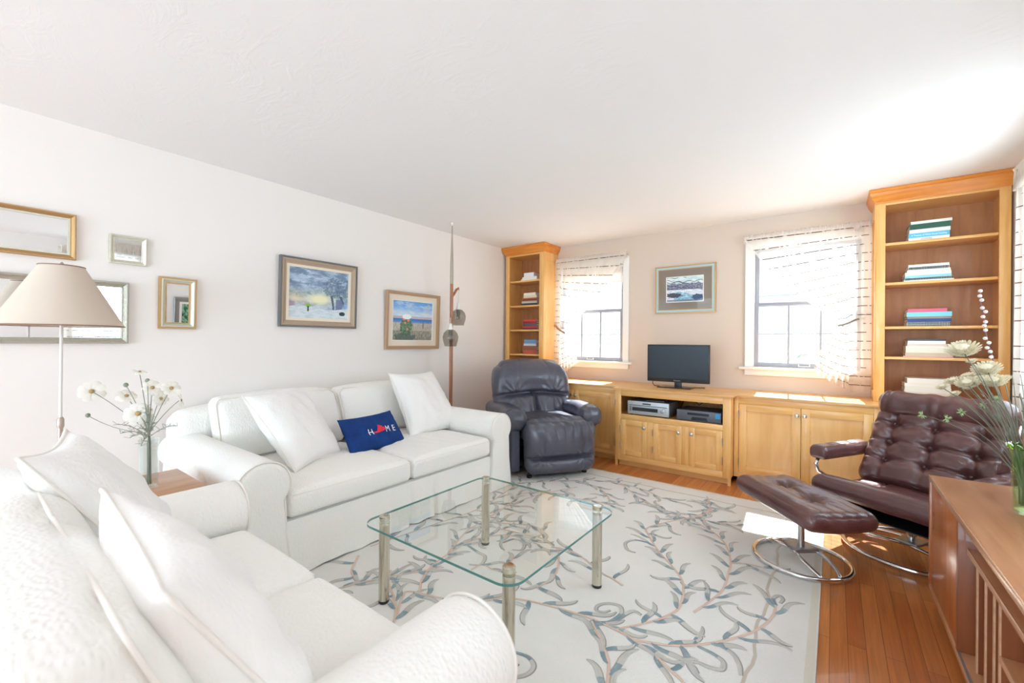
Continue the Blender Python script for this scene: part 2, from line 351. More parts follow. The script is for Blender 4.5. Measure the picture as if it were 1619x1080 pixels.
# ================================================================ room shell
RX, RY, H = 4.40, -8.0, 2.40
bm = new(); box(bm, (-.3, RY-.2, -.1), (RX+.3, .2, 0)); struct('floor', bm, M_floor)
bm = new(); box(bm, (-.3, RY-.2, H), (RX+.3, .09, H+.1)); struct('ceiling', bm, M_ceil)
def wall_with_holes(name, axis, pos, thick, a0, a1, holes, m):
    """axis 'y': wall in the XZ plane at y=pos; axis 'x': wall in the YZ plane; holes (a0,a1,z0,z1)"""
    bm = new(); xs = sorted({a0, a1, *[h[0] for h in holes], *[h[1] for h in holes]}); zs = sorted({0, H, *[h[2] for h in holes], *[h[3] for h in holes]})
    for xa, xb in zip(xs, xs[1:]):
        for za, zb in zip(zs, zs[1:]):
            if any(h[0] <= xa and xb <= h[1] and h[2] <= za and zb <= h[3] for h in holes): continue
            if axis == 'y': box(bm, (xa, pos, za), (xb, pos+thick, zb))
            else: box(bm, (pos, xa, za), (pos+thick, xb, zb))
    bmesh.ops.remove_doubles(bm, verts=bm.verts, dist=1e-5)
    bm.verts.index_update(); seen = {}
    for f in list(bm.faces):
        key = tuple(sorted(v.index for v in f.verts)); seen.setdefault(key, []).append(f)
    for fs_ in seen.values():
        if len(fs_) > 1:
            for f in fs_: bm.faces.remove(f)
    return struct(name, bm, m)
WINL = (.66, 1.50, .985, 2.12); WINR = (2.80, 3.62, .985, 2.12)
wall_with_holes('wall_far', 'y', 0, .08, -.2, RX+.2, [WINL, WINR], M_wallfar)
wall_with_holes('wall_left', 'x', 0, -.16, RY-.2, .0, [(-7.4, -5.8, .1, 2.1)], M_wall)
wall_with_holes('wall_right', 'x', RX, .16, RY-.2, .0, [(-1.85, -.75, .9, 2.15), (-3.68, -3.05, .9, 2.15)], M_wall)
wall_with_holes('wall_back', 'y', RY, -.16, -.2, RX+.2, [(.3, 4.1, .1, 2.2)], M_wall)
bm = new(); box(bm, (0.001, -5.7, 0), (.014, -.6, .09), .003); struct('baseboard_left', bm, M_trim)
bm = new(); box(bm, (RX-.014, -7.9, 0), (RX-.001, -.62, .09), .003); struct('baseboard_right', bm, M_trim)

# ---- the two far windows
def far_window(idx, W):
    x0, x1, z0, z1 = W; y = 0
    bm = new(); c = .065
    box(bm, (x0-c, -.022, z0-.005), (x0, -.001, z1+c), .004); box(bm, (x1, -.022, z0-.005), (x1+c, -.001, z1+c), .004)
    box(bm, (x0, -.022, z1), (x1, -.001, z1+c), .004)
    box(bm, (x0, -.001, z0), (x0+.012, .079, z1)); box(bm, (x1-.012, -.001, z0), (x1, .079, z1)); box(bm, (x0+.012, -.001, z1-.012), (x1-.012, .079, z1))
    fr = struct('window_%d' % idx, bm, M_trim)
    def part(n, bm, m): return obj(n, bm, m, fr)
    bm = new(); box(bm, (x0-c-.045, -.055, z0-.03), (x1+c+.045, .06, z0-.005), .005); part('window_stool', bm, M_trim)
    bm = new(); box(bm, (x0-c, -.02, z0-.085), (x1+c, -.001, z0-.03), .004); part('window_apron', bm, M_trim)
    zm = 1.575
    # lower sash (inner), upper sash (outer)
    for nm, za, zb, yy in (('lower_sash', z0-.003, zm+.018, .012), ('upper_sash', zm-.018, z1-.012, .044)):
        bm = new(); s = .034; xa, xb = x0+.013, x1-.013
        box(bm, (xa, yy, za), (xa+s, yy+.028, zb), .002); box(bm, (xb-s, yy, za), (xb, yy+.028, zb), .002)
        bs = .045 if nm == 'lower_sash' else .03
        box(bm, (xa+s, yy, za), (xb-s, yy+.028, za+bs), .002); box(bm, (xa+s, yy, zb-.03), (xb-s, yy+.028, zb), .002)
        if nm == 'lower_sash':
            for k in (1, 2):
                xm = xa+s+(xb-xa-2*s)*k/3; box(bm, (xm-.007, yy+.004, za+bs), (xm+.007, yy+.024, zb-.03))
            box(bm, (xa+s, yy+.009, (za+bs+zb-.03)/2-.004), (xb-s, yy+.02, (za+bs+zb-.03)/2+.004))
        so = part(nm, bm, M_sash)
        bm = new(); box(bm, (xa+s, yy+.0125, za+bs), (xb-s, yy+.0155, zb-.03)); obj('window_pane', bm, M_pane, so)
        if nm == 'lower_sash':
            bm = new(); cx = (xa+xb)/2
            box(bm, (cx-.045, yy-.012, za+.012), (cx+.045, yy-.001, za+.020), .002); box(bm, (cx-.045, yy-.012, za+.02), (cx-.037, yy-.001, za+.034), .002); box(bm, (cx+.037, yy-.012, za+.02), (cx+.045, yy-.001, za+.034), .002)
            obj('sash_lift', bm, M_trim, so)
    return fr
far_window(1, WINL); wr = far_window(2, WINR)
# roller blind, top of the left window
th = thing('roller_blind', 'cream roller blind rolled near the top of the left window behind its curtain', 'blind', (1.08, -.005, 2.09))
bm = new(); tube(bm, [(.675, .012, 2.09), (1.485, .012, 2.09)], .014, 10); obj('blind_roller', bm, M_trim, th)
bm = new(); box(bm, (.69, .011, 1.91), (1.47, .0135, 2.08)); box(bm, (.69, .006, 1.90), (1.47, .018, 1.915), .002); obj('blind_cloth', bm, thin_mat('blind_cloth', srgb(240, 232, 222), .3), th)

# ---- side windows (right wall) and the openings behind the camera
def side_window(idx, y0, y1, z0, z1, x, n=-1, mull=1):
    bm = new(); c = .07; xa, xb = (x-.02, x-.001) if n < 0 else (x+.001, x+.02)
    box(bm, (xa, y0-c, z0-c), (xb, y0, z1+c), .003); box(bm, (xa, y1, z0-c), (xb, y1+c, z1+c), .003)
    box(bm, (xa, y0, z1), (xb, y1, z1+c), .003); box(bm, (xa, y0, z0-c), (xb, y1, z0), .003)
    t = .05 if n < 0 else -.05
    box(bm, (x+t-.015, y0, (z0+z1)/2-.02), (x+t+.015, y1, (z0+z1)/2+.02))
    for k in range(mull+2):
        ym = y0+(y1-y0)*k/(mull+1); box(bm, (x+t-.015, ym-.02, z0), (x+t+.015, ym+.02, z1))
    o = struct('window_%d' % idx, bm, M_trim)
    bm = new(); box(bm, (x+t-.002, y0, z0), (x+t+.002, y1, z1)); obj('window_pane', bm, M_pane, o)
side_window(3, -1.85, -.75, .9, 2.15, RX); side_window(4, -3.68, -3.05, .9, 2.15, RX, mull=0)
side_window(5, -7.4, -5.8, .1, 2.1, 0, 1)
bm = new()
for k in range(4): box(bm, (.3+3.8*k/3-.03, RY-.08, .1), (.3+3.8*k/3+.03, RY-.03, 2.2), .003)
box(bm, (.3, RY-.08, 2.13), (4.1, RY-.03, 2.2)); box(bm, (.3, RY-.08, .1), (4.1, RY-.03, .18)); dr = struct('door_1', bm, M_trim)
bm = new(); box(bm, (.33, RY-.058, .18), (4.07, RY-.052, 2.13)); obj('door_pane', bm, M_pane, dr)

# ================================================================ outside
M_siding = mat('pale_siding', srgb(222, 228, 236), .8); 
_nt = M_siding.node_tree; _w = _nt.nodes.new('ShaderNodeTexWave'); _w.bands_direction = 'Z'; _w.inputs['Scale'].default_value = 1.6
_tc = _nt.nodes.new('ShaderNodeTexCoord'); _nt.links.new(_tc.outputs['Object'], _w.inputs['Vector'])
_b = _nt.nodes.new('ShaderNodeBump'); _b.inputs['Distance'].default_value = .02; _nt.links.new(_w.outputs[0], _b.inputs['Height']); _nt.links.new(_b.outputs[0], _nt.nodes['Principled BSDF'].inputs['Normal'])
bm = new(); box(bm, (-30, .4, -.7), (30, 40, -.5)); o = struct('trim_lawn', bm, mat('bounce_ground', srgb(186, 188, 190), .95, var=(3, srgb(198, 200, 202)))); o.name = 'ground_outside'  # unseen ground, made pale to bounce sunlight up onto the ceiling
def neighbour(x0, x1, y, zt, label):
    t = thing('neighbour_house', label, 'house', ((x0+x1)/2, y+2, -.5))
    bm = new(); box(bm, (x0, y, -.5), (x1, y+5, zt)); obj('wall', bm, M_siding, t)
    bm = new(); e = .35; ym = y+2.5
    a = [bm.verts.new(p) for p in ((x0-e, y-e, zt), (x1+e, y-e, zt), (x1+e, y+5+e, zt), (x0-e, y+5+e, zt), (x0-e, ym, zt+1.8), (x1+e, ym, zt+1.8))]
    for q in ((0, 1, 5, 4), (2, 3, 4, 5), (1, 2, 5), (3, 0, 4), (3, 2, 1, 0)): bm.faces.new([a[i] for i in q])
    obj('roof', bm, mat('roof_shingle', srgb(150, 156, 170), .9), t, smooth=0)
    for k in range(3):
        xc = x0+(x1-x0)*(k+.5)/3
        bm = new(); box(bm, (xc-.45, y-.03, .8), (xc+.45, y-.001, 2.0)); w = obj('house_window', bm, M_trim, t)
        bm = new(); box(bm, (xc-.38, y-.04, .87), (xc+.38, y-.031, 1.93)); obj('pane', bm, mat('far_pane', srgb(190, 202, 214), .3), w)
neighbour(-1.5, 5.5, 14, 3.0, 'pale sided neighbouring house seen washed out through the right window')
M_foliage = mat('foliage', srgb(214, 222, 208), .9, var=(8, srgb(228, 232, 220)))  # leaves paled so their colour stands in for haze and overexposure
def tree(x, y, h, r, label, seed):
    t = thing('tree', label, 'tree', (x, y, -.5), 0)
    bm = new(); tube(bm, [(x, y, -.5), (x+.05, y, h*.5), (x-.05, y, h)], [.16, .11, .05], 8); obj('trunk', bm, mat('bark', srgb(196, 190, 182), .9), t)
    bm = new(); rnd = random.Random(seed)
    for k in range(900):
        a = rnd.random()*2*PI; b = math.acos(2*rnd.random()-1); q = r*(.55+.5*rnd.random())
        c = Vector((x+q*math.sin(b)*math.cos(a), y+q*math.sin(b)*math.sin(a), h+q*math.cos(b)*.8)); s = .12+.1*rnd.random()
        u = Vector((rnd.random()-.5, rnd.random()-.5, rnd.random()-.5)).normalized(); w = u.orthogonal().normalized()
        bm.faces.new([bm.verts.new(c+u*s), bm.verts.new(c+w*s*.5), bm.verts.new(c-u*s), bm.verts.new(c-w*s*.5)])
    obj('crown', bm, M_foliage, t, smooth=0)
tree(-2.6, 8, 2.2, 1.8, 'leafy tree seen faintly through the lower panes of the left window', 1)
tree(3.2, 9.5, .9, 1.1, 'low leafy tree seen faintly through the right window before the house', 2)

# ================================================================ built-in cabinets (far wall)
ZC = .76
def knob(x, y, z, parent):
    bm = new(); rot = Matrix.Rotation(PI/2, 3, 'X')
    lathe(bm, [(.006, 0), (.006, .010), (.013, .014), (.0165, .021), (.014, .027), (.006, .030), (0, .0305)], (x, y, z), 16, rot=rot)
    return obj('knob', bm, M_nickel, parent)
def hinge(x, y, z, parent):
    bm = new(); tube(bm, [(x, y-.003, z-.028), (x, y-.003, z+.028)], .0045, 6)
    for s in (-.03, .03): lathe(bm, [(0, -.003), (.0048, 0), (0, .003)], (x, y-.003, z+s), 6)
    return obj('hinge', bm, M_nickel, parent)
def shaker_door(x0, x1, z0, z1, y, parent, kx, hx, kz=None, st=.05, nm='door'):
    """door front at y (faces -y)"""
    bm = new(); t = .012
    box(bm, (x0, y, z0), (x0+st, y+t, z1), .0015); box(bm, (x1-st, y, z0), (x1, y+t, z1), .0015)
    box(bm, (x0+st, y, z0), (x1-st, y+t, z0+st), .0015, 1); box(bm, (x0+st, y, z1-st), (x1-st, y+t, z1), .0015, 1)
    # chamfered inner lip
    for (a, b) in (((x0+st, z0+st), (x1-st, z0+st+.006)), ((x0+st, z1-st-.006), (x1-st, z1-st)), ((x0+st, z0+st), (x0+st+.006, z1-st)), ((x1-st-.006, z0+st), (x1-st, z1-st))):
        box(bm, (a[0], y+.005, a[1]), (b[0], y+t, b[1]), 0, 1)
    d = obj(nm, bm, [M_mapV, M_mapX], parent)
    bm = new(); box(bm, (x0+st, y+.0095, z0+st), (x1-st, y+t+.002, z1-st)); obj('door_panel', bm, M_panel, d)
    if kx: knob(kx, y, kz or z1-.055, d)
    if hx:
        for zz in (z0+.09, z1-.09): hinge(hx, y, zz, d)
    return d
def unit(name, label, x0, x1, yf, z0=.06, kind=None):
    return thing(name, label, 'cabinet', ((x0+x1)/2, (yf)/2, 0))
def carcass(t, x0, x1, yf, frames, toe, posts=False):
    """frames: list of boxes of the face frame (x0,x1,z0,z1)"""
    bm = new()
    for a in frames: box(bm, (a[0], yf, a[2]), (a[1], yf+.02, a[3]), .001, 0 if (a[3]-a[2]) > (a[1]-a[0]) else 1)
    obj('face_frame', bm, [M_mapV, M_mapX], t)
    bm = new()
    box(bm, (x0+.001, yf+.02, .06), (x0+.02, -.002, ZC-.022)); box(bm, (x1-.02, yf+.02, .06), (x1-.001, -.002, ZC-.022))
    box(bm, (x0+.02, -.012, .06), (x1-.02, -.002, ZC-.022)); box(bm, (x0+.02, yf+.02, .06), (x1-.02, -.012, .08))
    obj('carcass', bm, M_mapV, t)
    bm = new(); box(bm, (x0+.02, yf+toe, 0), (x1-.02, yf+toe+.018, .06)); obj('toe_kick', bm, M_mapX, t)
YM, YS = -.70, -.575
# middle unit
X0, X1 = 1.71, 2.738
t = unit('media_cabinet', 'bumped-out maple cabinet with an open equipment shelf and three small doors', X0, X1, YM)
fs = [(X0, X0+.055, .06, ZC-.02), (X1-.062, X1, .06, ZC-.02), (X0+.055, X1-.062, .685, ZC-.02), (X0+.055, X1-.062, .455, .507), (X0+.055, X1-.062, .06, .112),
      (2.028, 2.082, .112, .455), (2.342, 2.402, .112, .455)]
carcass(t, X0, X1, YM, fs, .06)
bm = new(); box(bm, (X0+.02, YM+.02, .487), (X1-.02, -.012, .505)); obj('equipment_shelf', bm, M_mapX, t)
for xf in (X0, X1-.022): bm = new(); box(bm, (xf, YM+.005, 0), (xf+.022, YM+.03, .06)); obj('corner_foot', bm, M_mapV, t)
shaker_door(1.766, 2.027, .113, .454, YM-.003, t, 2.003, 1.766)
shaker_door(2.083, 2.341, .113, .454, YM-.003, t, 2.317, 2.083)
shaker_door(2.403, 2.675, .113, .454, YM-.003, t, 2.427, 2.675)
# right unit
X0, X1 = 2.741, 3.735
t = unit('sideboard_cabinet', 'wide maple base cabinet with two large doors below the right window', X0, X1, YS)
fs = [(X0, X0+.035, .06, ZC-.02), (3.665, X1, .06, ZC-.02), (X0+.035, 3.665, .688, ZC-.02), (X0+.035, 3.665, .06, .10)]
carcass(t, X0, X1, YS, fs, .05)
shaker_door(2.778, 3.219, .101, .687, YS-.003, t, 3.195, 2.778, st=.058)
shaker_door(3.222, 3.663, .101, .687, YS-.003, t, 3.246, 3.663, st=.058)
# right corner unit, below the bookcase
X0, X1 = 3.737, 4.392
t = unit('corner_cabinet', 'maple base cabinet in the right corner below the tall bookcase', X0, X1, YS)
fs = [(X0, X0+.02, .06, ZC-.02), (X1-.03, X1, .06, ZC-.02), (X0+.02, X1-.03, .688, ZC-.02), (X0+.02, X1-.03, .06, .10)]
carcass(t, X0, X1, YS, fs, .05)
shaker_door(3.758, 4.36, .101, .687, YS-.003, t, 3.785, 4.36)
# left unit
X0, X1 = .66, 1.707
t = unit('sideboard_cabinet', 'wide maple base cabinet behind the dark recliner below the left window', X0, X1, YS)
fs = [(X0, X0+.035, .06, ZC-.02), (1.66, X1, .06, ZC-.02), (X0+.035, 1.66, .688, ZC-.02), (X0+.035, 1.66, .06, .10)]
carcass(t, X0, X1, YS, fs, .05)
shaker_door(.697, 1.176, .101, .687, YS-.003, t, 1.150, .697, st=.058)
shaker_door(1.179, 1.658, .101, .687, YS-.003, t, 1.203, 1.658, st=.058)
X0, X1 = .047, .658
t = unit('corner_cabinet', 'shallow maple base cabinet in the left corner under the slim bookcase', X0, X1, -.34)
fs = [(X0, X0+.035, .06, ZC-.02), (X1-.035, X1, .06, ZC-.02), (X0+.035, X1-.035, .688, ZC-.02), (X0+.035, X1-.035, .06, .10)]
carcass(t, X0, X1, -.34, fs, .05)
shaker_door(.085, .62, .101, .687, -.343, t, .6, .085)
# countertop, one continuous piece with nosing following the bump-out
bm = new(); out = [(.045, -.002), (.045, -.365), (.635, -.365), (.635, YS-.025), (1.685, YS-.025), (1.685, YM-.025), (2.763, YM-.025), (2.763, YS-.025), (4.396, YS-.025), (4.396, -.002)]
def prism(bm, poly, z0, z1, mi=0):
    a = [bm.verts.new((x, y, z0)) for x, y in poly]; b = [bm.verts.new((x, y, z1)) for x, y in poly]; fs = []
    n = len(poly)
    for i in range(n): fs.append(bm.faces.new((a[i], a[(i+1) % n], b[(i+1) % n], b[i])))
    fs.append(bm.faces.new(list(reversed(a)))); fs.append(bm.faces.new(b))
    for f in fs: f.material_index = mi
    return fs
def shrink(poly, d):
    r = []
    for (x, y) in poly:
        y2 = y+d if y < -.1 else y; x2 = x
        if abs(x-1.685) < .01: x2 = x+d
        if abs(x-2.763) < .01: x2 = x-d
        r.append((x2, y2))
    return r
fs = prism(bm, out, ZC-.012, ZC)
es = [e for e in bm.edges if abs(e.verts[0].co.z-e.verts[1].co.z) < 1e-6 and min(e.verts[0].co.y, e.verts[1].co.y) < -.1]
bmesh.ops.bevel(bm, geom=es, offset=.005, segments=2, affect='EDGES')
prism(bm, shrink(out, .010), ZC-.02, ZC-.0121)
o = obj('countertop', bm, M_mapX); tag(o, 'long honey maple countertop running the whole far wall below both windows', 'countertop'); origin_to(o, (2.2, -.3, ZC-.02))

# ================================================================ bookcases
def bookcase(x0, x1, yf, shelves, label, panel_side, stl=.055, str_=.055):
    t = thing('bookcase', label, 'bookcase', ((x0+x1)/2, yf/2, ZC)); zt = 2.30; tk = .02
    bm = new(); box(bm, (x0, yf, ZC+.001), (x0+stl, yf+.02, zt), .001); box(bm, (x1-str_, yf, ZC+.001), (x1, yf+.02, zt), .001)
    box(bm, (x0+stl, yf, 2.275), (x1-str_, yf+.02, zt), .001, 1); box(bm, (x0+stl, yf, ZC+.001), (x1-str_, yf+.02, ZC+.045), .001, 1)
    obj('face_frame', bm, [M_mapV, M_mapX], t)
    for xs, inner in ((x0, 1), (x1-tk, -1)):
        bm = new(); box(bm, (xs, yf+.02, ZC+.001), (xs+tk, -.002, zt)); sp = obj('side_panel', bm, M_backp if False else M_mapV, t)
    if panel_side:   # recessed-panel frame on the exposed side
        xs = x1 if panel_side > 0 else x0; d = .008*panel_side
        bm = new()
        for (ya, yb, za, zb) in ((yf+.003, yf+.06, ZC+.001, zt), (-.058, -.002, ZC+.001, zt), (yf+.06, -.058, zt-.10, zt), (yf+.06, -.058, ZC+.001, ZC+.08)):
            box(bm, (xs, ya, za), (xs+d, yb, zb), .001)
        obj('side_frame', bm, M_mapV, t)
    bm = new(); box(bm, (x0+tk, -.010, ZC+.001), (x1-tk, -.002, zt)); obj('back_panel', bm, M_backp, t)
    bm = new(); box(bm, (x0+tk, yf+.021, ZC+.001), (x1-tk, -.010, ZC+.02)); obj('shelf', bm, M_mapX, t)
    for z in shelves:
        bm = new(); box(bm, (x0+tk, yf+.022, z-.02), (x1-tk, -.011, z), .002); obj('shelf', bm, M_mapX, t)
    bm = new(); box(bm, (x0+tk, yf+.02, zt-.02), (x1-tk, -.010, zt)); obj('top_panel', bm, M_mapX, t)
    # crown moulding: profile swept along left side, front, right side
    prof = [(0, 2.292), (.006, 2.292), (.008, 2.305), (.018, 2.318), (.030, 2.338), (.038, 2.358), (.040, 2.372), (.046, 2.375), (.046, 2.397), (0, 2.397)]
    xl = x0 if x0 > .03 else x0; bm = new(); rings = []
    lmax = x0-.004; rmax = RX-x1-.002
    for (px, py, sx, sy) in ((x0, -.003, -1, 0), (x0, yf, -1, -1), (x1, yf, 1, -1), (x1, -.003, 1, 0)):
        ring = []
        for (d, z) in prof:
            dx = min(d, lmax) if sx < 0 else min(d, rmax)
            ring.append((px+sx*dx, py+sy*d, z))
        rings.append(ring)
    loft(bm, rings); obj('crown_moulding', bm, M_crown, t, smooth=30)
    return t
SHR = [1.987, 1.681, 1.343, 1.111]; SHL = [1.971, 1.658, 1.354, 1.049]
bookcase(.045, .614, -.33, SHL, 'slim tall maple bookcase in the far left corner with crown moulding', 1)
bookcase(3.683, 4.385, -.33, SHR, 'wide tall maple bookcase in the right corner with crown moulding', -1)

# ---- books
M_pages = mat('paper_pages', srgb(236, 230, 216), .9, bump=(300, .3, .001, 2, (1, 1, 8)))
BK = {}
def bookmat(rgb):
    k = 'book_cover_%d_%d_%d' % rgb
    return mat(k, srgb(*rgb), .5)
def text_bm(txt, size, font_extr=0.0004, spacing=1.0):
    cu = bpy.data.curves.new('t', 'FONT'); cu.body = txt; cu.size = size; cu.extrude = font_extr; cu.align_x = 'CENTER'; cu.align_y = 'CENTER'; cu.space_character = spacing; cu.resolution_u = 2
    o = bpy.data.objects.new('t', cu); COL.objects.link(o); dg = bpy.context.evaluated_depsgraph_get(); me = bpy.data.meshes.new_from_object(o.evaluated_get(dg))
    bm = new(); bm.from_mesh(me); bpy.data.objects.remove(o); bpy.data.curves.remove(cu); bpy.data.meshes.remove(me); return bm
def book(x, y, z, w, d, h, rgb, label, group, spiral=False, txt=None, tcol=(60, 60, 60), dx=0, rz=0, hard=True, open_front=False):
    """lies flat: spine towards -y; w along x, d depth, h thickness"""
    t = thing('book', label, 'book', (x, y+d/2, z), rz, group)
    cv = min(.0025, h*.2); bm = new()
    box(bm, (-w/2, -d/2, 0), (w/2, d/2, cv)); box(bm, (-w/2, -d/2, h-cv), (w/2, d/2, h))
    if not spiral: box(bm, (-w/2, -d/2, cv), (w/2, -d/2+.003, h-cv))
    c = obj('cover', bm, bookmat(rgb), t, local=True, smooth=0)
    bm = new(); ins = .003; box(bm, (-w/2+ins, -d/2+(.0035 if not spiral else .006), cv), (w/2-ins, d/2-ins, h-cv)); obj('pages', bm, M_pages, t, local=True, smooth=0)
    if spiral:
        bm = new(); n = int(w/.008)
        for k in range(n):
            xx = -w/2+.006+k*.008
            if xx > w/2-.004: break
            box(bm, (xx, -d/2-.003, .001), (xx+.0035, -d/2+.004, h-.001))
        obj('spiral_binding', bm, mat('spiral_plastic', srgb(60, 60, 66), .5), t, local=True, smooth=0)
    if txt:
        s = h*.62 if len(txt) < 24 else h*.5
        bm = text_bm(txt, s)
        bb = max(v.co.x for v in bm.verts)-min(v.co.x for v in bm.verts)
        k = min(1, w*.86/bb)
        for v in bm.verts: v.co = Vector((v.co.x*k, -d/2-.0006-v.co.z, h/2+v.co.y))
        obj('spine_lettering', bm, mat('lettering_%d_%d_%d' % tcol, srgb(*tcol), .6), t, local=True, smooth=0)
    return t
def stack(xc, yf, z0, specs, where, group):
    z = z0+.0005; n = len(specs)
    for i, s in enumerate(specs):      # bottom to top
        colname, rgb, w, h, d = s[:5]; ex = dict(s[5]) if len(s) > 5 else {}; dx = ex.pop('dx', 0)
        pos = 'bottom' if i == 0 else 'topmost' if i == n-1 else ['', 'second', 'third', 'fourth', 'fifth', 'sixth', 'seventh'][i]+' from bottom'
        book(xc+dx, yf+ex.pop('dy', 0), z, w, d, h, rgb, '%s book, %s, %s' % (colname, pos, where), group, **ex)
        z += h+.0004
XB = 4.0
RT = 'books piled in the right bookcase'
stack(3.985, -.28, SHR[0], [('white lettered cookie', (238, 236, 232), .222, .023, .2, dict(txt='COOKIES      ', tcol=(40, 50, 70))), ('sky blue cookery', (96, 186, 216), .222, .034, .2, dict(txt='A Treasury of White House Cooking', tcol=(245, 245, 245))),
    ('white and grey', (228, 222, 216), .222, .027, .19, dict(dx=.004)), ('dark green thick', (34, 84, 66), .222, .040, .2, dict(dx=.006)), ('cream topped', (226, 226, 216), .222, .020, .19, dict(dx=.012))], 'top shelf of right bookcase', RT)
stack(3.985, -.28, SHR[1], [('thin white', (240, 240, 236), .27, .010, .2), ('pale striped blue', (176, 214, 226), .26, .017, .2, dict(spiral=True, dx=-.003)), ('aqua blue', (150, 206, 220), .25, .018, .2, dict(dx=-.003)), ('cream lettered', (236, 230, 214), .25, .023, .2, dict(dx=-.004, txt='THE   KITCHEN', tcol=(90, 80, 80)) if False else dict(dx=-.004)),
    ('ivory', (238, 232, 220), .235, .017, .19), ('white comb-bound', (240, 238, 236), .225, .022, .19, dict(spiral=True)), ('white dotted', (240, 236, 230), .22, .017, .18)], 'second shelf of right bookcase', RT)
stack(3.985, -.28, SHR[2], [('white ring-bound', (236, 234, 230), .235, .014, .2, dict(spiral=True)), ('white comb-bound', (238, 238, 238), .235, .016, .2, dict(spiral=True)), ('navy blue', (30, 62, 122), .238, .026, .2, dict(dx=.004)), ('brown grey', (150, 134, 112), .238, .016, .2, dict(dx=.004)), ('light turquoise thick', (126, 204, 226), .244, .032, .2, dict(dx=.004)), ('raspberry pink', (222, 96, 124), .212, .024, .19, dict(dx=-.006))], 'middle shelf of right bookcase', RT)
stack(3.985, -.28, SHR[3], [('pink edged', (222, 160, 170), .27, .008, .2), ('tan thick', (206, 184, 154), .255, .024, .2, dict(dx=.004)), ('cream thick', (232, 220, 196), .255, .038, .2, dict(dx=.006)), ('white ribbed', (240, 236, 226), .235, .012, .19, dict(dx=-.004)), ('buff lettered', (222, 200, 178), .215, .016, .19, dict(dx=-.006)), ('white plain', (240, 238, 234), .205, .022, .19, dict(dx=-.008)), ('white comb-bound black-topped', (72, 72, 84), .205, .014, .18, dict(dx=-.006))], 'fourth shelf of right bookcase', RT)
stack(3.985, -.28, ZC+.022, [('white thick', (232, 226, 214), .255, .035, .2), ('oatmeal', (226, 216, 196), .25, .030, .2), ('white ribbed', (236, 230, 220), .255, .020, .2), ('ivory', (236, 228, 214), .25, .018, .2), ('white lettered', (238, 230, 216), .25, .026, .2, dict(dx=-.002, txt='LA   BELLE   CUISINE', tcol=(60, 50, 50)) if False else dict(dx=-.002)), ('cream script', (240, 232, 218), .232, .038, .19, dict(dx=.004))], 'lowest shelf of right bookcase', RT)
LT = 'books piled in the left bookcase'
stack(.375, -.29, SHL[0], [('thin white', (238, 236, 230), .24, .018, .2), ('ivory', (238, 232, 222), .22, .024, .2, dict(dx=.01)), ('thick white boxed', (236, 236, 238), .15, .050, .18, dict(dx=.0))], 'top shelf of left bookcase', LT)
stack(.385, -.29, SHL[1], [('black spined', (46, 54, 64), .24, .026, .2), ('silver', (190, 190, 186), .235, .014, .2), ('tan', (184, 160, 124), .23, .014, .2), ('dark red and black', (130, 48, 44), .22, .022, .2, dict(dx=.005)), ('orange brown', (176, 92, 56), .2, .014, .2, dict(dx=.012)), ('cream thick', (222, 206, 172), .2, .030, .2, dict(dx=.012)), ('white', (236, 226, 206), .18, .032, .19, dict(dx=.006))], 'second shelf of left bookcase', LT)
stack(.395, -.29, SHL[2], [('black lettered', (60, 50, 60), .21, .020, .2), ('bright red', (196, 50, 52), .2, .022, .2), ('charcoal', (86, 86, 92), .2, .032, .2), ('maroon', (148, 38, 44), .2, .026, .2), ('scarlet', (212, 62, 48), .19, .024, .19)], 'third shelf of left bookcase', LT)
stack(.40, -.29, SHL[3], [('salmon red', (190, 92, 66), .2, .046, .2), ('brown thick', (150, 88, 62), .2, .056, .2), ('white and grey', (200, 200, 202), .19, .026, .2), ('blue and tan', (108, 150, 190), .17, .050, .19)], 'fourth shelf of left bookcase', LT)

# ================================================================ television and equipment
t = thing('television', 'black flat screen television on the maple counter between the windows', 'television', (2.2, -.30, ZC)); 
bm = new(); box(bm, (1.905, -.362, .816), (2.495, -.325, 1.186), .006); box(bm, (2.0, -.325, .88), (2.4, -.29, 1.12), .01); obj('casing', bm, M_black, t)
bm = new(); box(bm, (1.918, -.3645, .853), (2.482, -.3622, 1.173)); obj('screen', bm, M_screen, t, smooth=0)
bm = text_bm('Panasonic', .016)
for v in bm.verts: v.co = Vector((2.2+v.co.x, -.3628-v.co.z, .833+v.co.y))
obj('maker_lettering', bm, mat('lettering_grey', srgb(190, 195, 200), .4), t, smooth=0)
bm = new(); box(bm, (2.17, -.345, .768), (2.235, -.315, .83), .004); obj('stand_neck', bm, M_black, t)
bm = new(); box(bm, (2.02, -.42, ZC+.0005), (2.34, -.22, ZC+.010), .004); obj('stand_base', bm, mat('stand_gloss', srgb(58, 44, 46), .12), t)
bm = new(); tube(bm, [(1.95, -.31, .83), (1.94, -.30, .79), (1.96, -.30, ZC+.006), (2.05, -.28, ZC+.005), (2.3, -.25, ZC+.005), (2.42, -.2, ZC+.005)], .004, 6); obj('cable', bm, M_black, t)
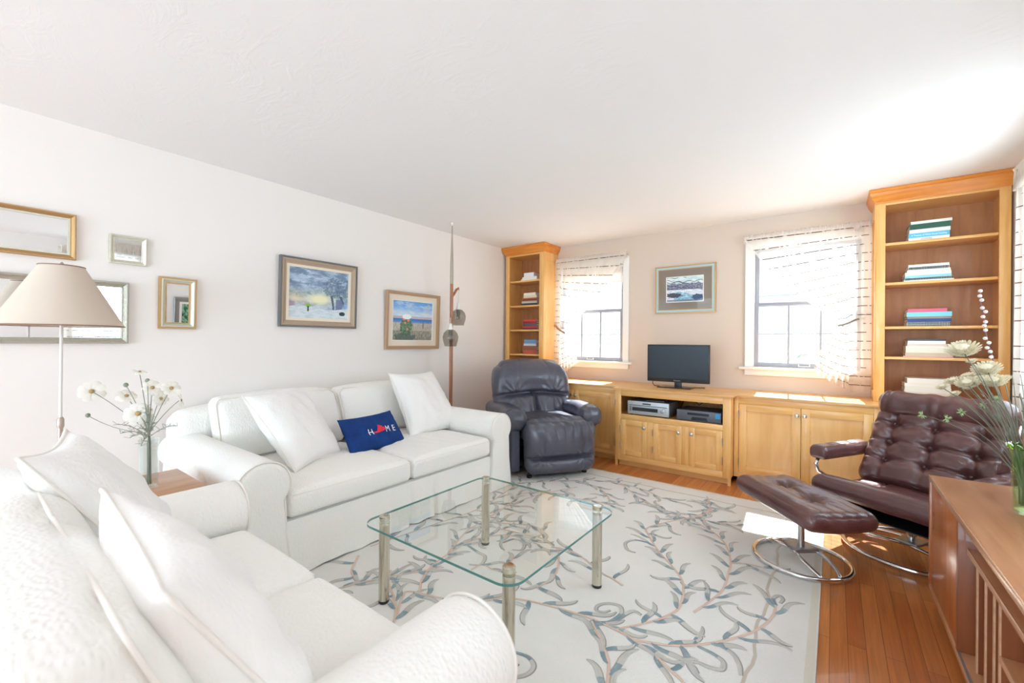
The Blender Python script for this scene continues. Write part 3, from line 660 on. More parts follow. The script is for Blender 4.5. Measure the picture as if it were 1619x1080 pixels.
# silver combo player
t = thing('stereo_receiver', 'silver compact player on the left of the open cabinet shelf', 'stereo', (2.02, -.50, .505))
bm = new(); box(bm, (1.825, -.655, .515), (2.215, -.34, .64), .006); obj('casing', bm, mat('graphite_top', srgb(110, 112, 118), .4), t)
bm = new(); box(bm, (1.822, -.668, .514), (2.218, -.656, .641), .004); fp = obj('front_panel', bm, M_silver, t)
bm = new(); box(bm, (1.87, -.6705, .548), (2.115, -.6685, .582)); obj('display', bm, M_darkgl, fp)
bm = new(); lathe(bm, [(.022, 0), (.021, .012), (.017, .015), (0, .0152)], (2.165, -.668, .565), 20, rot=Matrix.Rotation(PI/2, 3, 'X')); obj('volume_knob', bm, M_silver, t)
bm = new(); box(bm, (1.84, -.671, .598), (2.2, -.6685, .603)); box(bm, (1.97, -.6715, .613), (2.05, -.6685, .625), .002); obj('tray_slot', bm, M_darkgl, t)
bm = new()
for k in range(5): box(bm, (1.845, -.6705, .545+k*.009), (1.86, -.6685, .550+k*.009))
obj('button', bm, M_darkgl, t)
bm = new()
for xx in (1.85, 2.18):
    for yy in (-.63, -.37): lathe(bm, [(.015, .505), (.015, .5155)], (xx, yy, 0), 12)
obj('foot', bm, M_black, t)
o = new(); box(o, (1.98, -.62, .6412), (2.16, -.46, .652), .003); o = obj('remote_tray', o, mat('graphite_lid', srgb(86, 90, 98), .25)); tag(o, 'thin grey disc case lying on top of the silver player', 'disc case'); origin_to(o, (2.07, -.54, .6412))
t = thing('video_recorder', 'charcoal video recorder on the right of the open cabinet shelf', 'video player', (2.44, -.50, .505))
bm = new(); box(bm, (2.29, -.655, .513), (2.655, -.36, .60), .004); obj('casing', bm, mat('charcoal_metal', srgb(74, 78, 86), .4), t)
bm = new(); box(bm, (2.288, -.667, .512), (2.657, -.656, .602), .003); fp = obj('front_panel', bm, mat('charcoal_front', srgb(92, 96, 106), .35), t)
bm = new(); box(bm, (2.38, -.6695, .562), (2.56, -.6675, .582)); obj('cassette_slot', bm, M_darkgl, fp)
bm = new(); 
pts = [(2.41, .519), (2.55, .519), (2.54, .545), (2.42, .545)]
a = [bm.verts.new((x, -.6695, z)) for x, z in pts]; b = [bm.verts.new((x, -.6675, z)) for x, z in pts]
bm.faces.new(a); bm.faces.new(b[::-1])
for i in range(4): bm.faces.new((a[i], b[i], b[(i+1) % 4], a[(i+1) % 4]))
obj('lower_flap', bm, M_darkgl, fp, smooth=0)
bm = new(); box(bm, (2.612, -.6695, .548), (2.648, -.6675, .592)); obj('sticker', bm, mat('blue_sticker', srgb(50, 160, 216), .5), t, smooth=0, label='bright blue sticker')
bm = new()
for xx in (2.31, 2.63):
    for yy in (-.63, -.39): lathe(bm, [(.015, .505), (.015, .5135)], (xx, yy, 0), 12)
obj('foot', bm, M_black, t)
bm = new(); tube(bm, [(2.22, -.3, .56), (2.24, -.25, .64), (2.30, -.2, .655), (2.38, -.25, .60), (2.43, -.22, .64), (2.52, -.2, .645), (2.58, -.25, .62), (2.62, -.2, .63), (2.66, -.2, .58)], .0045, 6)
o = obj('power_cable', bm, M_black); tag(o, 'black cable looping at the back of the open equipment shelf', 'cable'); origin_to(o, (2.4, -.2, .6))

# ================================================================ pictures and mirrors
def paint_grid(bm, P0, ux, uz, w, h, nx, nz_, fn):
    """grid of coloured cells on the plane P0 + s*ux + t*uz"""
    lay = bm.loops.layers.color.new('paint') if not bm.loops.layers.color.get('paint') else bm.loops.layers.color['paint']
    V = [[bm.verts.new(P0+ux*(w*i/nx)+uz*(h*j/nz_)) for i in range(nx+1)] for j in range(nz_+1)]
    C = [[fn(i/nx, j/nz_) for i in range(nx+1)] for j in range(nz_+1)]
    for j in range(nz_):
        for i in range(nx):
            f = bm.faces.new((V[j][i], V[j][i+1], V[j+1][i+1], V[j+1][i]))
            for lp, (a, b) in zip(f.loops, ((j, i), (j, i+1), (j+1, i+1), (j+1, i))):
                c = C[a][b]; lp[lay] = (c[0]/255, c[1]/255, c[2]/255, 1)
def lerp(a, b, t): t = max(0, min(1, t)); return tuple(p+(q-p)*t for p, q in zip(a, b))
def sst(a, b, x): t = max(0, min(1, (x-a)/(b-a))); return t*t*(3-2*t)
def fr_n(s, t, k, o=0): return noise.fractal(Vector((s*k+o, t*k, o)), .6, 2.1, 5)
def snow_town(s, t):
    n = fr_n(s, t*1.6, 5)
    c = lerp((176, 196, 216), (116, 138, 164), sst(-.55, .75, n+.35*(t-.6)))
    c = lerp(c, (206, 216, 226), sst(.2, .9, fr_n(s*1.2, t*4, 4, 3)))
    # bright glade and foliage
    g = math.exp(-((s-.5)/.24)**2-((t-.40)/.13)**2); c = lerp(c, (238, 234, 196), g*1.2)
    g = math.exp(-((s-.12)/.15)**2-((t-.40)/.12)**2); c = lerp(c, (226, 212, 182), g)
    d = math.exp(-((t-.52+.05*math.sin(s*9))/.05)**2)*(.6+fr_n(s, t, 14)); c = lerp(c, (122, 148, 140), d*.7)
    # trees on the right
    for tx, sp, lean in ((.72, .16, .02), (.90, .13, .05)):
        if t < .5 and abs(s-tx-lean*math.sin(t*8)) < .016+.03*max(0, t-.25): c = (84, 98, 116)
        r = ((s-tx)/sp)**2+((t-.66)/.2)**2
        if r < 1.2 and fr_n(s, t, 26, tx*5) > -.08+.25*(r-.6): c = lerp(c, (92, 112, 132), .65)
    # houses and dark shapes
    if .10 < t < .42 and s > .78 and s < .9: c = lerp(c, (104, 116, 152), .8)
    if .16 < t < .34 and s > .92: c = lerp(c, (150, 180, 226), .8)
    if .18 < t < .32 and s < .10: c = lerp(c, (170, 130, 150), .6)
    if .20 < t < .33 and .24 < s < .33: c = lerp(c, (196, 160, 160), .55)
    # snow ground
    if t < .22+.03*math.sin(s*7): c = lerp((214, 222, 226), (192, 204, 210), sst(-.2, .6, fr_n(s*2, t*6, 4, 7)))
    if (s-.31)**2*2+(t-.26)**2*3 < .0035: c = (138, 188, 70)
    if abs(s-.31) < .014 and .14 < t < .25: c = (60, 74, 80)
    if (s-.9)**2+((t-.12)*1.3)**2 < .003: c = (50, 66, 74)
    return c
def shore(s, t):
    sky = lerp((206, 220, 236), (104, 164, 226), sst(.62, 1.0, t+.08*fr_n(s, t, 3)))
    c = lerp(sky, (240, 232, 226), sst(.0, .4, fr_n(s, t*3, 4, 2))*.5)
    if t < .62: c = lerp((214, 188, 178), (176, 188, 214), sst(.55, .62, t))
    if t < .56: c = lerp((120, 160, 210), (70, 124, 190), sst(.44, .52, t+.02*fr_n(s, t, 20)))
    if t < .45: c = lerp((200, 192, 180), (172, 164, 152), sst(-.5, .5, fr_n(s*4, t, 9, 4)))
    if t < .25: c = lerp((176, 172, 152), (134, 130, 116), sst(-.3, .3, fr_n(s*5, t*1.4, 9, 6)))
    r = ((s-.33)/.15)**2+((t-.36)/.26)**2
    if r < 1+.6*fr_n(s, t, 12, 9): c = lerp((74, 104, 70), (120, 150, 116), sst(-.3, .3, fr_n(s, t, 22, 3)))
    r = ((s-.34)/.11)**2+((t-.60)/.07)**2
    if r < 1: c = (244, 246, 248)
    for (a, b) in ((.26, .53), (.38, .50), (.3, .44), (.36, .28)):
        if (s-a)**2+(t-b)**2 < .0008: c = (232, 130, 140)
    r = ((s-.30)/.26)**2+((t-.06)/.12)**2
    if r < 1+.5*fr_n(s, t, 10, 1): c = lerp(c, (78, 96, 90), .7)
    if abs(s-.76) < .012 and .3 < t < .5: c = (120, 120, 116)
    return c
def marsh(s, t):
    c = lerp((196, 222, 222), (232, 238, 236), sst(-.2, .3, fr_n(s, t, 6)))
    if t < .74+.05*fr_n(s, t, 12) and t > .48: c = lerp((92, 96, 122), (150, 150, 168), sst(-.2, .3, fr_n(s, t, 18, 2)))
    if t <= .48: c = lerp((236, 240, 246), (202, 206, 222), sst(-.2, .3, fr_n(s, t*3, 8, 5)))
    if t < .3+.1*math.sin(s*5): 
        if s > .2: c = lerp((120, 176, 200), (190, 214, 226), sst(.0, .3, fr_n(s*2, t*4, 5, 1)))
    if ((s-.2)/.22)**2+((t-.26)/.10)**2 < 1+.6*fr_n(s, t, 16): c = (66, 62, 78)
    if ((s-.86)/.16)**2+((t-.16)/.12)**2 < 1+.6*fr_n(s, t, 16): c = (56, 84, 120)
    if t < .08: c = lerp(c, (90, 96, 120), .6)
    for k in range(4):   # bare branches at the top
        y = .98-.10*k-.22*s*(1 if k % 2 else -.2)+.03*math.sin(s*20+k)
        if abs(t-y) < .012 and (s < .55 or k > 1): c = (70, 72, 76)
    return c
def green_art(s, t): return lerp((30, 90, 60), (150, 190, 160), sst(-.3, .3, fr_n(s, t, 9)))
def sea_art(s, t): return lerp((20, 130, 180), (110, 190, 220), sst(-.3, .3, fr_n(s, t*3, 9)))
M_glass_pic = clear_mat('picture_glass', (.98, .98, .98, 1), 1.35)
M_goldf = mat('old_gold', srgb(190, 152, 104), .4, .55, bump=(120, .5, .002, 2))
M_silvf = mat('silver_leaf', srgb(212, 208, 190), .38, .45)
M_taupef = mat('taupe_frame', srgb(176, 154, 130), .6)
M_greyf = mat('grey_frame_edge', srgb(112, 110, 112), .5)
M_bluef = mat('duck_egg_fillet', srgb(168, 198, 204), .5)
M_linen = mat('linen_mat', srgb(234, 220, 202), .9)
M_brownmat = mat('taupe_matboard', srgb(140, 126, 114), .9)
M_whitemat = mat('white_matboard', srgb(240, 236, 230), .9)
def framed(name, label, cat, wall, a0, a1, z0, z1, layers, content, mats_, lean=.02, glass=False, group=None):
    """wall 'left' (x=0, faces +x), 'far' (y=0, faces -y), 'right' (x=RX, faces -x).
    layers: list of (name, width, out, depth, material) from the outer edge inwards"""
    w = abs(a1-a0); h = z1-z0
    if wall == 'left': ux, n, o0 = Vector((0, 1, 0)), Vector((1, 0, 0)), Vector((0.0001, min(a0, a1), z0))
    elif wall == 'far': ux, n, o0 = Vector((1, 0, 0)), Vector((0, -1, 0)), Vector((min(a0, a1), -.0001, z0))
    else: ux, n, o0 = Vector((0, -1, 0)), Vector((-1, 0, 0)), Vector((RX-.001, max(a0, a1), z0))
    t = thing(name, label, cat, o0+ux*w/2, 0, group); uz = (Vector((0, 0, 1))+n*lean).normalized()
    nn = ux.cross(uz).normalized(); nn = nn if nn.dot(n) > 0 else -nn
    P = lambda s, q, d: o0+ux*s+uz*q+nn*d
    ins = 0
    for (ln, wd, out, prof, m) in layers:
        bm = new(); m4 = [(ins, ins), (w-ins, ins), (w-ins, h-ins), (ins, h-ins)]
        rings = []
        for (sx, sz), (cx_, cz_) in zip(((1, 1), (-1, 1), (-1, -1), (1, -1)), m4):
            rings.append([P(cx_+sx*wd*a, cz_+sz*wd*a, out*b) for a, b in prof])
        rings.append(rings[0]); loft(bm, rings, True, False); bmesh.ops.remove_doubles(bm, verts=bm.verts, dist=1e-6)
        obj(ln, bm, m, t, smooth=30); ins += wd
    if content == 'mirror':
        bm = new(); a = [bm.verts.new(P(*q, .008)) for q in ((ins-.002, ins-.002), (w-ins+.002, ins-.002), (w-ins+.002, h-ins+.002), (ins-.002, h-ins+.002))]
        b = [bm.verts.new(v.co-nn*.004) for v in a]; bm.faces.new(a); bm.faces.new(b[::-1])
        for i in range(4): bm.faces.new((a[i], b[i], b[(i+1) % 4], a[(i+1) % 4]))
        obj('mirror_glass', bm, M_mirror, t, smooth=0)
    else:
        fn, nx, ny, nm = content
        bm = new(); paint_grid(bm, P(ins, ins, .006), ux, uz, w-2*ins, h-2*ins, nx, ny, fn); obj(nm, bm, M_paint, t, smooth=0)
    if glass:
        g = layers[0][1]; bm = new(); a = [bm.verts.new(P(*q, .011)) for q in ((g, g), (w-g, g), (w-g, h-g), (g, h-g))]; bm.faces.new(a); obj('glazing', bm, M_glass_pic, t, smooth=0)
    return t
SQ = [(0, 0), (0, .9), (.08, 1), (.92, 1), (1, .9), (1, 0)]
CV = [(0, 0), (0, .8), (.12, 1), (.3, 1), (.55, .7), (.8, .55), (.9, .6), (1, .5), (1, 0)]
FL = [(0, 0), (0, 1), (1, 1), (1, 0)]
framed('framed_painting', 'large painting of a snowy town square in a taupe frame above the white sofa', 'painting', 'left', -3.137, -2.475, 1.303, 1.855,
       [('frame_edge', .012, .034, SQ, M_greyf), ('frame', .042, .032, CV, M_taupef), ('linen_liner', .022, .016, FL, M_linen)], (snow_town, 150, 120, 'canvas'), None, .03)
framed('framed_painting', 'smaller beach painting with a bush and blue sea beside the pole lamp', 'painting', 'left', -2.16, -1.476, 1.12, 1.685,
       [('frame', .026, .034, SQ, mat('light_wood_frame', srgb(176, 142, 110), .5)), ('inner_lip', .006, .02, FL, mat('gilt_lip', srgb(206, 170, 120), .4, .4)), ('mat_board', .050, .010, FL, M_linen), ('white_fillet', .007, .012, FL, M_whitemat)], (shore, 130, 100, 'canvas'), None, .03)
framed('framed_print', 'small winter marsh print in a brown mat on the far wall above the television', 'picture', 'far', 1.865, 2.474, 1.518, 2.02,
       [('frame_edge', .014, .022, SQ, M_goldf), ('fillet', .018, .018, FL, M_bluef), ('inner_lip', .008, .014, FL, M_goldf), ('mat_board', .075, .009, FL, M_brownmat), ('white_fillet', .008, .010, FL, M_whitemat)], (marsh, 110, 80, 'print'), None, .02, True)
framed('wall_mirror', 'narrow upright gold and silver mirror, nearest the sofa of the wall mirrors', 'mirror', 'left', -3.868, -3.666, 1.265, 1.597,
       [('frame_edge', .012, .02, SQ, M_goldf), ('frame', .022, .026, CV, M_silvf), ('inner_lip', .008, .014, FL, M_goldf)], 'mirror', None, .03)
framed('wall_mirror', 'small silver landscape mirror hanging above the lamp shade and right of the large gold mirror', 'mirror', 'left', -4.1, -3.927, 1.647, 1.819,
       [('frame', .024, .022, CV, M_silvf)], 'mirror', None, .02)
framed('wall_mirror', 'large gold beaded mirror above the lampshade at the left', 'mirror', 'left', -5.0, -4.238, 1.637, 1.89,
       [('frame', .024, .026, CV, M_goldf), ('inner_lip', .010, .014, FL, M_silvf)], 'mirror', None, .006)
framed('wall_mirror', 'ornate silver mirror hanging partly behind the cream lampshade', 'mirror', 'left', -4.9, -4.012, 1.17, 1.535,
       [('frame', .032, .028, CV, mat('antique_silver', srgb(176, 170, 154), .4, .4, bump=(70, 1, .006, 3)))], 'mirror', None, .02)
# pictures on the right wall, seen in the mirrors
framed('framed_print', 'silver framed green print on the right wall, seen in the narrow mirror', 'picture', 'right', -2.64, -2.18, .96, 1.56,
       [('frame', .07, .03, CV, mat('pewter', srgb(150, 150, 148), .4, .5)), ('mat_board', .03, .012, FL, M_whitemat)], (green_art, 40, 40, 'print'), None, .02)

# ================================================================ curtains
def cloth(name, parent, topfn, nu, nv, m, uvlen=1.0):
    bm = new(); uvl = bm.loops.layers.uv.new('UVMap')
    V = [[bm.verts.new(topfn(i/nu, j/nv)) for i in range(nu+1)] for j in range(nv+1)]
    for j in range(nv):
        for i in range(nu):
            f = bm.faces.new((V[j][i], V[j][i+1], V[j+1][i+1], V[j+1][i]))
            for lp, (a, b) in zip(f.loops, ((i, j), (i+1, j), (i+1, j+1), (i, j+1))): lp[uvl].uv = (a/nu, b/nv*uvlen)
    bmesh.ops.solidify(bm, geom=list(bm.faces), thickness=.0012) if False else None
    return obj(name, bm, m, parent, smooth=180)
def bez(p0, p1, p2, t): return p0*(1-t)**2+p1*2*t*(1-t)+p2*t*t
def tied_curtain(xa, xb, label, side, xtie, ztie, zbot, gname, loose):
    """xa..xb rod span; side +1: gathered at the right; loose: fraction hanging straight"""
    t = thing('sheer_curtain', label, 'curtain', ((xa+xb)/2, -.06, 2.2), 0, gname)
    free, held = (xa, xb) if side > 0 else (xb, xa)
    zt = 2.19; vt = .56
    def P(s, v):
        # s: 0 free edge .. 1 held edge
        x0 = free+(held-free)*s
        fold = math.sin(s*52)*.5+math.sin(s*23+1)*.5
        if s > 1-loose:
            q = (s-(1-loose))/loose
            x = held-side*(1-q)*loose*abs(held-free)*(.80+.1*v); z = zt+(zbot-.02-zt)*v
            amp = .010+.012*v
            return Vector((x, -.075-.02*0+amp*fold-.015*v, z))
        q = s/(1-loose); tx = xtie+side*.03*(q-.5)
        if v <= vt:
            w = v/vt; k = 1-q
            p0 = Vector((x0, -.07, zt)); p2 = Vector((tx, -.085, ztie+.008*(1-q)))
            mid = Vector((x0+(tx-x0)*(.42+.06*k), -.08, zt+(ztie-zt)*(.50+.20*k)))
            p = bez(p0, mid, p2, w); amp = .012*(math.sin(w*PI)**.7*.9+.25)
            p.y += amp*fold*(1-.6*w) - .01; p.z += .004*fold*w*(1-w)*3
            return p
        w = (v-vt)/(1-vt)
        spread = .15*min(1, w*1.5)+.06*w; x = tx-side*spread*(1-q)+side*.012*w
        zb = zbot+.15*(1-q)**1.3
        return Vector((x, -.095+(.022*min(1, w*3)+.004)*math.sin(q*34+2*w)-.01*w, ztie+(zb-ztie)*w))
    cloth('curtain_sheer', t, P, 130, 60, M_sheer, 1.35)
    # ruffled heading on the rod
    bm = new(); n = 240; rows = [(2.155, .010), (2.175, .004), (2.19, .003), (2.205, .003), (2.215, .006), (2.235, .016)]
    V = []
    for z, amp in rows:
        V.append([bm.verts.new((xa+(xb-xa)*i/n, -.064+amp*math.sin(i*1.9+z*9)*.8-(.008 if z > 2.17 and z < 2.21 else 0), z+.003*math.sin(i*.8))) for i in range(n+1)])
    for A, B in zip(V, V[1:]):
        for i in range(n): bm.faces.new((A[i], A[i+1], B[i+1], B[i]))
    obj('ruffled_heading', bm, M_ruffle, t, smooth=180)
    bm = new(); tube(bm, [(xa+.002, -.05, 2.19), (xb-.002, -.05, 2.19)], .0035, 8)
    for xx in (xa+.004, xb-.004): tube(bm, [(xx, -.05, 2.19), (xx, -.001, 2.19)], .0035, 6)
    obj('curtain_rod', bm, M_trim, t)
    return t
tR = tied_curtain(2.73, 3.672, 'sheer striped curtain of the right window tied back at its right side', 1, 3.50, 1.385, .82, None, .17)
bm = new(); tube(bm, [(3.455, -.10, 1.362), (3.49, -.128, 1.368), (3.53, -.122, 1.385), (3.57, -.10, 1.41), (3.60, -.06, 1.42), (3.625, -.012, 1.425), (3.625, -.003, 1.425)], .011, 8, flat=.5); obj('tieback', bm, mat('grey_tieback', srgb(150, 140, 126), .4, .4), tR)
tL = tied_curtain(.628, 1.553, 'sheer striped curtain of the left window tied back at its left side', -1, .74, 1.335, .80, None, .10)
bm = new(); tube(bm, [(.655, -.02, 1.405), (.655, -.09, 1.40), (.70, -.125, 1.37), (.75, -.135, 1.34), (.80, -.12, 1.31)], .011, 8, flat=.5); lathe(bm, [(0, 0), (.02, .004), (.02, .01), (0, .016)], (.655, -.10, 1.402), 14, rot=Matrix.Rotation(PI/2, 3, 'X')); obj('tieback', bm, mat('tan_tieback', srgb(176, 130, 96), .5), tL)
# full-length sheers on the right wall
def side_sheer(y0, y1, zb, label):
    t = thing('sheer_curtain', label, 'curtain', (4.35, (y0+y1)/2, 2.3))
    def P(s, v):
        y = y0+(y1-y0)*s; f = math.sin(s*(y1-y0)*70)
        return Vector((4.335+(.008+.014*v)*f+.006*math.sin(s*31), y+(.05*(1-v)*(s-.5) if s < .1 else 0), 2.29+(zb-2.29)*v))
    cloth('curtain_sheer', t, P, 160, 30, M_sheer, 1.5)
    bm = new(); n = 200; V = []
    for z, amp in ((2.17, .016), (2.26, .006), (2.275, .004), (2.29, .004), (2.31, .012)):
        V.append([bm.verts.new((4.325+amp*math.sin(i*1.9+z*9), y0+(y1-y0)*i/n, z)) for i in range(n+1)])
    for A, B in zip(V, V[1:]):
        for i in range(n): bm.faces.new((A[i], A[i+1], B[i+1], B[i]))
    obj('ruffled_heading', bm, M_ruffle, t, smooth=180)
    bm = new(); tube(bm, [(4.345, y0, 2.282), (4.345, y1, 2.282)], .004, 8)
    for yy in (y0+.005, y1-.005): tube(bm, [(4.345, yy, 2.282), (4.399, yy, 2.282)], .004, 6)
    obj('curtain_rod', bm, M_trim, t)
side_sheer(-1.95, -.66, .66, 'white sheer curtain on the right wall beside the wide bookcase')
side_sheer(-3.8, -2.94, .66, 'white sheer curtain on the right wall above the teak sideboard, seen in the mirrors')

# ================================================================ rug with carved vines
def pxf(x, y, z=.012):
    d = fw+rr*((x-809.5)/678.17)-uu*((y-540)/678.17); C = Vector((3.43, -4.69, 1.2)); return C+d*((z-C.z)/d.z)
RX0, RX1, RY0, RY1 = .95, 3.385, -4.32, -.985; ZR = .012
bm = new(); box(bm, (RX0, RY0, 0.0005), (RX1, RY1, ZR), .004)
bd = .035
for (a, b) in (((RX1-bd, RY0+.01), (RX1-.006, RY1-.01)), ((RX0+.01, RY1-bd), (RX1-bd, RY1-.006))):
    box(bm, (a[0], a[1], ZR-.002), (b[0], b[1], ZR+.0006), 0, 1)
def strip(bm, pts, widths, mi, z=ZR+.001, ridge=.0025, side=None):
    n = len(pts); L_, C_, R_ = [], [], []
    for i in range(n):
        a = pts[max(0, i-1)]; b = pts[min(n-1, i+1)]; t = (b-a); t = t.normalized() if t.length > 1e-9 else Vector((1, 0, 0)); nrm = Vector((-t.y, t.x, 0))
        w = widths[i] if isinstance(widths, list) else widths
        L_.append(bm.verts.new((pts[i].x+nrm.x*w, pts[i].y+nrm.y*w, z))); R_.append(bm.verts.new((pts[i].x-nrm.x*w, pts[i].y-nrm.y*w, z)))
        C_.append(bm.verts.new((pts[i].x, pts[i].y, z+ridge)))
    for i in range(n-1):
        m = mi[i] if isinstance(mi, list) else mi
        f = bm.faces.new((L_[i], L_[i+1], C_[i+1], C_[i])); f.material_index = m
        f = bm.faces.new((C_[i], C_[i+1], R_[i+1], R_[i])); f.material_index = m
def inrug(p, m=.02): return RX0+m < p.x < RX1-m and RY0+m < p.y < RY1-m
LEAFN = [0]
def leaf(bm, p, ang, ln, curl, w):
    n = 9; pts = []; q = Vector((p.x, p.y, 0)); a = ang
    for i in range(n):
        pts.append(q.copy()); st = ln/(n-1); a += curl*2.1*math.cos(PI*1.35*i/n)/n; q = q+Vector((math.cos(a), math.sin(a), 0))*st
    if not all(inrug(k) for k in pts): return
    ws = [w*(.55+.45*math.sin(PI*min(1, i/(n-1)*1.1))) if i < n-1 else .001 for i in range(n)]
    ws[0] = w*.35; ws[1] = w*.75; LEAFN[0] += 1; e = (LEAFN[0] % 7)*.00006
    # darker carved edge, slightly wider and offset to one side
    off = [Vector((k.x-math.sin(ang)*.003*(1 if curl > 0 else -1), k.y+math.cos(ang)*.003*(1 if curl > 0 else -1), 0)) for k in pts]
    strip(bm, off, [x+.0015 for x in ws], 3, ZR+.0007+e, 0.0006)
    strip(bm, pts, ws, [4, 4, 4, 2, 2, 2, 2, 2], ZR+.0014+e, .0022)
def vine(bm, px, sc, ox, oy, world=False, leaves=True, sp=.11, seed=0, wl=.0105, sw=.006, lnr=(.13, .21)):
    P = [pxf(ox+x/sc, oy+y/sc) if not world else Vector((x, y, 0)) for x, y in px]
    # Catmull-Rom resample
    pts = []
    for i in range(len(P)-1):
        p0, p1, p2, p3 = P[max(0, i-1)], P[i], P[i+1], P[min(len(P)-1, i+2)]
        for k in range(8):
            t = k/8; pts.append(.5*((2*p1)+(p2-p0)*t+(2*p0-5*p1+4*p2-p3)*t*t+(3*p1-p0-3*p2+p3)*t**3))
    pts.append(P[-1]); pts = [q for q in pts if inrug(q, .01)]
    if len(pts) < 4: return
    LEAFN[0] += 1; strip(bm, pts, sw, 5, ZR+.0018+(LEAFN[0] % 7)*.00006, .0016)
    if not leaves: return
    rnd = random.Random(seed); acc = 0; side = 1; nxt = sp*.6
    for a, b in zip(pts, pts[1:]):
        acc += (b-a).length
        if acc > nxt:
            acc = 0; nxt = sp*(.38+.3*rnd.random()); t = (b-a).normalized(); ang = math.atan2(t.y, t.x); side = -side
            leaf(bm, b, ang+side*(.85+.40*rnd.random()), lnr[0]+(lnr[1]-lnr[0])*rnd.random(), -side*(.7+1.0*rnd.random())*(1 if rnd.random() < .75 else -1.2), wl*(.85+.4*rnd.random()))
def curl(bm, px, sc, ox, oy, w=.008):
    P = [pxf(ox+x/sc, oy+y/sc) for x, y in px]; pts = []
    for i in range(len(P)-1):
        p0, p1, p2, p3 = P[max(0, i-1)], P[i], P[i+1], P[min(len(P)-1, i+2)]
        for k in range(5):
            t = k/5; pts.append(.5*((2*p1)+(p2-p0)*t+(2*p0-5*p1+4*p2-p3)*t*t+(3*p1-p0-3*p2+p3)*t**3))
    pts.append(P[-1]); n = len(pts)
    if not all(inrug(k) for k in pts): return
    ws = [w*(.4+.6*math.sin(PI*(.15+.8*i/n))) for i in range(n)]
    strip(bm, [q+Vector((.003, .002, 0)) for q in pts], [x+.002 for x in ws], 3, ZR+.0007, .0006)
    strip(bm, pts, ws, [4 if i < n*.22 else 2 for i in range(n-1)], ZR+.0016, .002)
Z6 = (3.238, 800, 800)
for i, v in enumerate([
    [(40, 475), (130, 490), (250, 520), (430, 575), (560, 635), (650, 685), (760, 765), (850, 850), (910, 907), (960, 980), (1000, 1080)],
    [(650, 685), (700, 695), (830, 715), (960, 715), (1100, 695), (1230, 660), (1310, 620), (1370, 560), (1380, 510)],
    [(560, 635), (600, 625), (700, 605), (800, 575), (880, 530), (908, 450), (900, 380), (850, 310), (780, 230), (730, 150), (722, 115), (800, 90), (930, 65), (1020, 75), (1140, 95), (1230, 110)],
    [(960, 548), (1050, 485), (1110, 430), (1135, 360), (1150, 290), (1130, 210), (1080, 150), (1000, 100), (930, 65), (850, 40), (760, 0)],
    [(540, 1100), (515, 1000), (520, 907), (525, 800), (490, 700), (440, 590)],
    [(600, 410), (540, 370), (490, 345), (400, 270), (340, 235), (260, 220), (200, 175), (140, 155), (0, 125), (-100, 100)],
    [(262, 222), (270, 250), (268, 310), (240, 370), (160, 420)],
    [(930, 65), (1000, 50), (1050, 20), (1030, -15)],
    [(-560, 560), (-530, 470), (-490, 440), (-300, 480), (-150, 490), (0, 470), (40, 475)],
    [(-590, 640), (-565, 560), (-570, 480), (-600, 400), (-590, 330)],
    [(-440, 440), (-430, 380), (-380, 310), (-300, 250), (-200, 190), (-100, 160), (0, 150), (80, 165), (170, 200)],
    [(-300, 250), (-200, 130), (-80, 60), (20, -10), (60, -60)],
    [(-150, 60), (-20, 90), (120, 100), (200, 130)],
    [(1150, 290), (1240, 300), (1330, 320)],
    [(-180, 330), (-120, 300), (-60, 330), (0, 320), (40, 260)],
    [(1180, 40), (1100, 20), (1040, 20)],
]): vine(bm, v, *Z6, seed=10+i)
Z5 = (3.087, 800, 730)
for i, v in enumerate([
    [(60, 105), (180, 100), (300, 92), (430, 92), (560, 108), (680, 140), (760, 178), (830, 190)],
    [(300, 92), (420, 115), (480, 150), (510, 195)],
    [(560, 108), (640, 170), (700, 215), (740, 230)],
    [(980, 170), (995, 205), (985, 240), (930, 265), (860, 280)],
    [(1180, 260), (1250, 290), (1330, 320), (1420, 345)],
    [(60, 160), (140, 150), (230, 160), (330, 180), (420, 190), (520, 215)],
]): vine(bm, v, *Z5, seed=40+i, sp=.11, wl=.011)
for c in ([(430, 590), (520, 595), (585, 555), (580, 515), (520, 500), (470, 510), (460, 535), (500, 545), (530, 535)],
          [(560, 590), (640, 540), (690, 560)],
          [(40, 750), (110, 775), (140, 820), (110, 860), (50, 875), (30, 840), (60, 810)],
          [(730, 190), (660, 175), (610, 190), (620, 225), (660, 240)],
          [(980, 720), (1060, 760), (1110, 800), (1100, 840), (1030, 825), (960, 800), (840, 800)],
          [(1060, 700), (1150, 750), (1190, 810), (1200, 870)],
          [(-200, 200), (-150, 235), (-110, 260), (-130, 300), (-190, 300)],
          [(-20, 190), (40, 170), (90, 190), (80, 225), (30, 225)],
          [(1380, 510), (1365, 475), (1395, 460), (1415, 480), (1400, 500)]):
    curl(bm, c, *Z6)
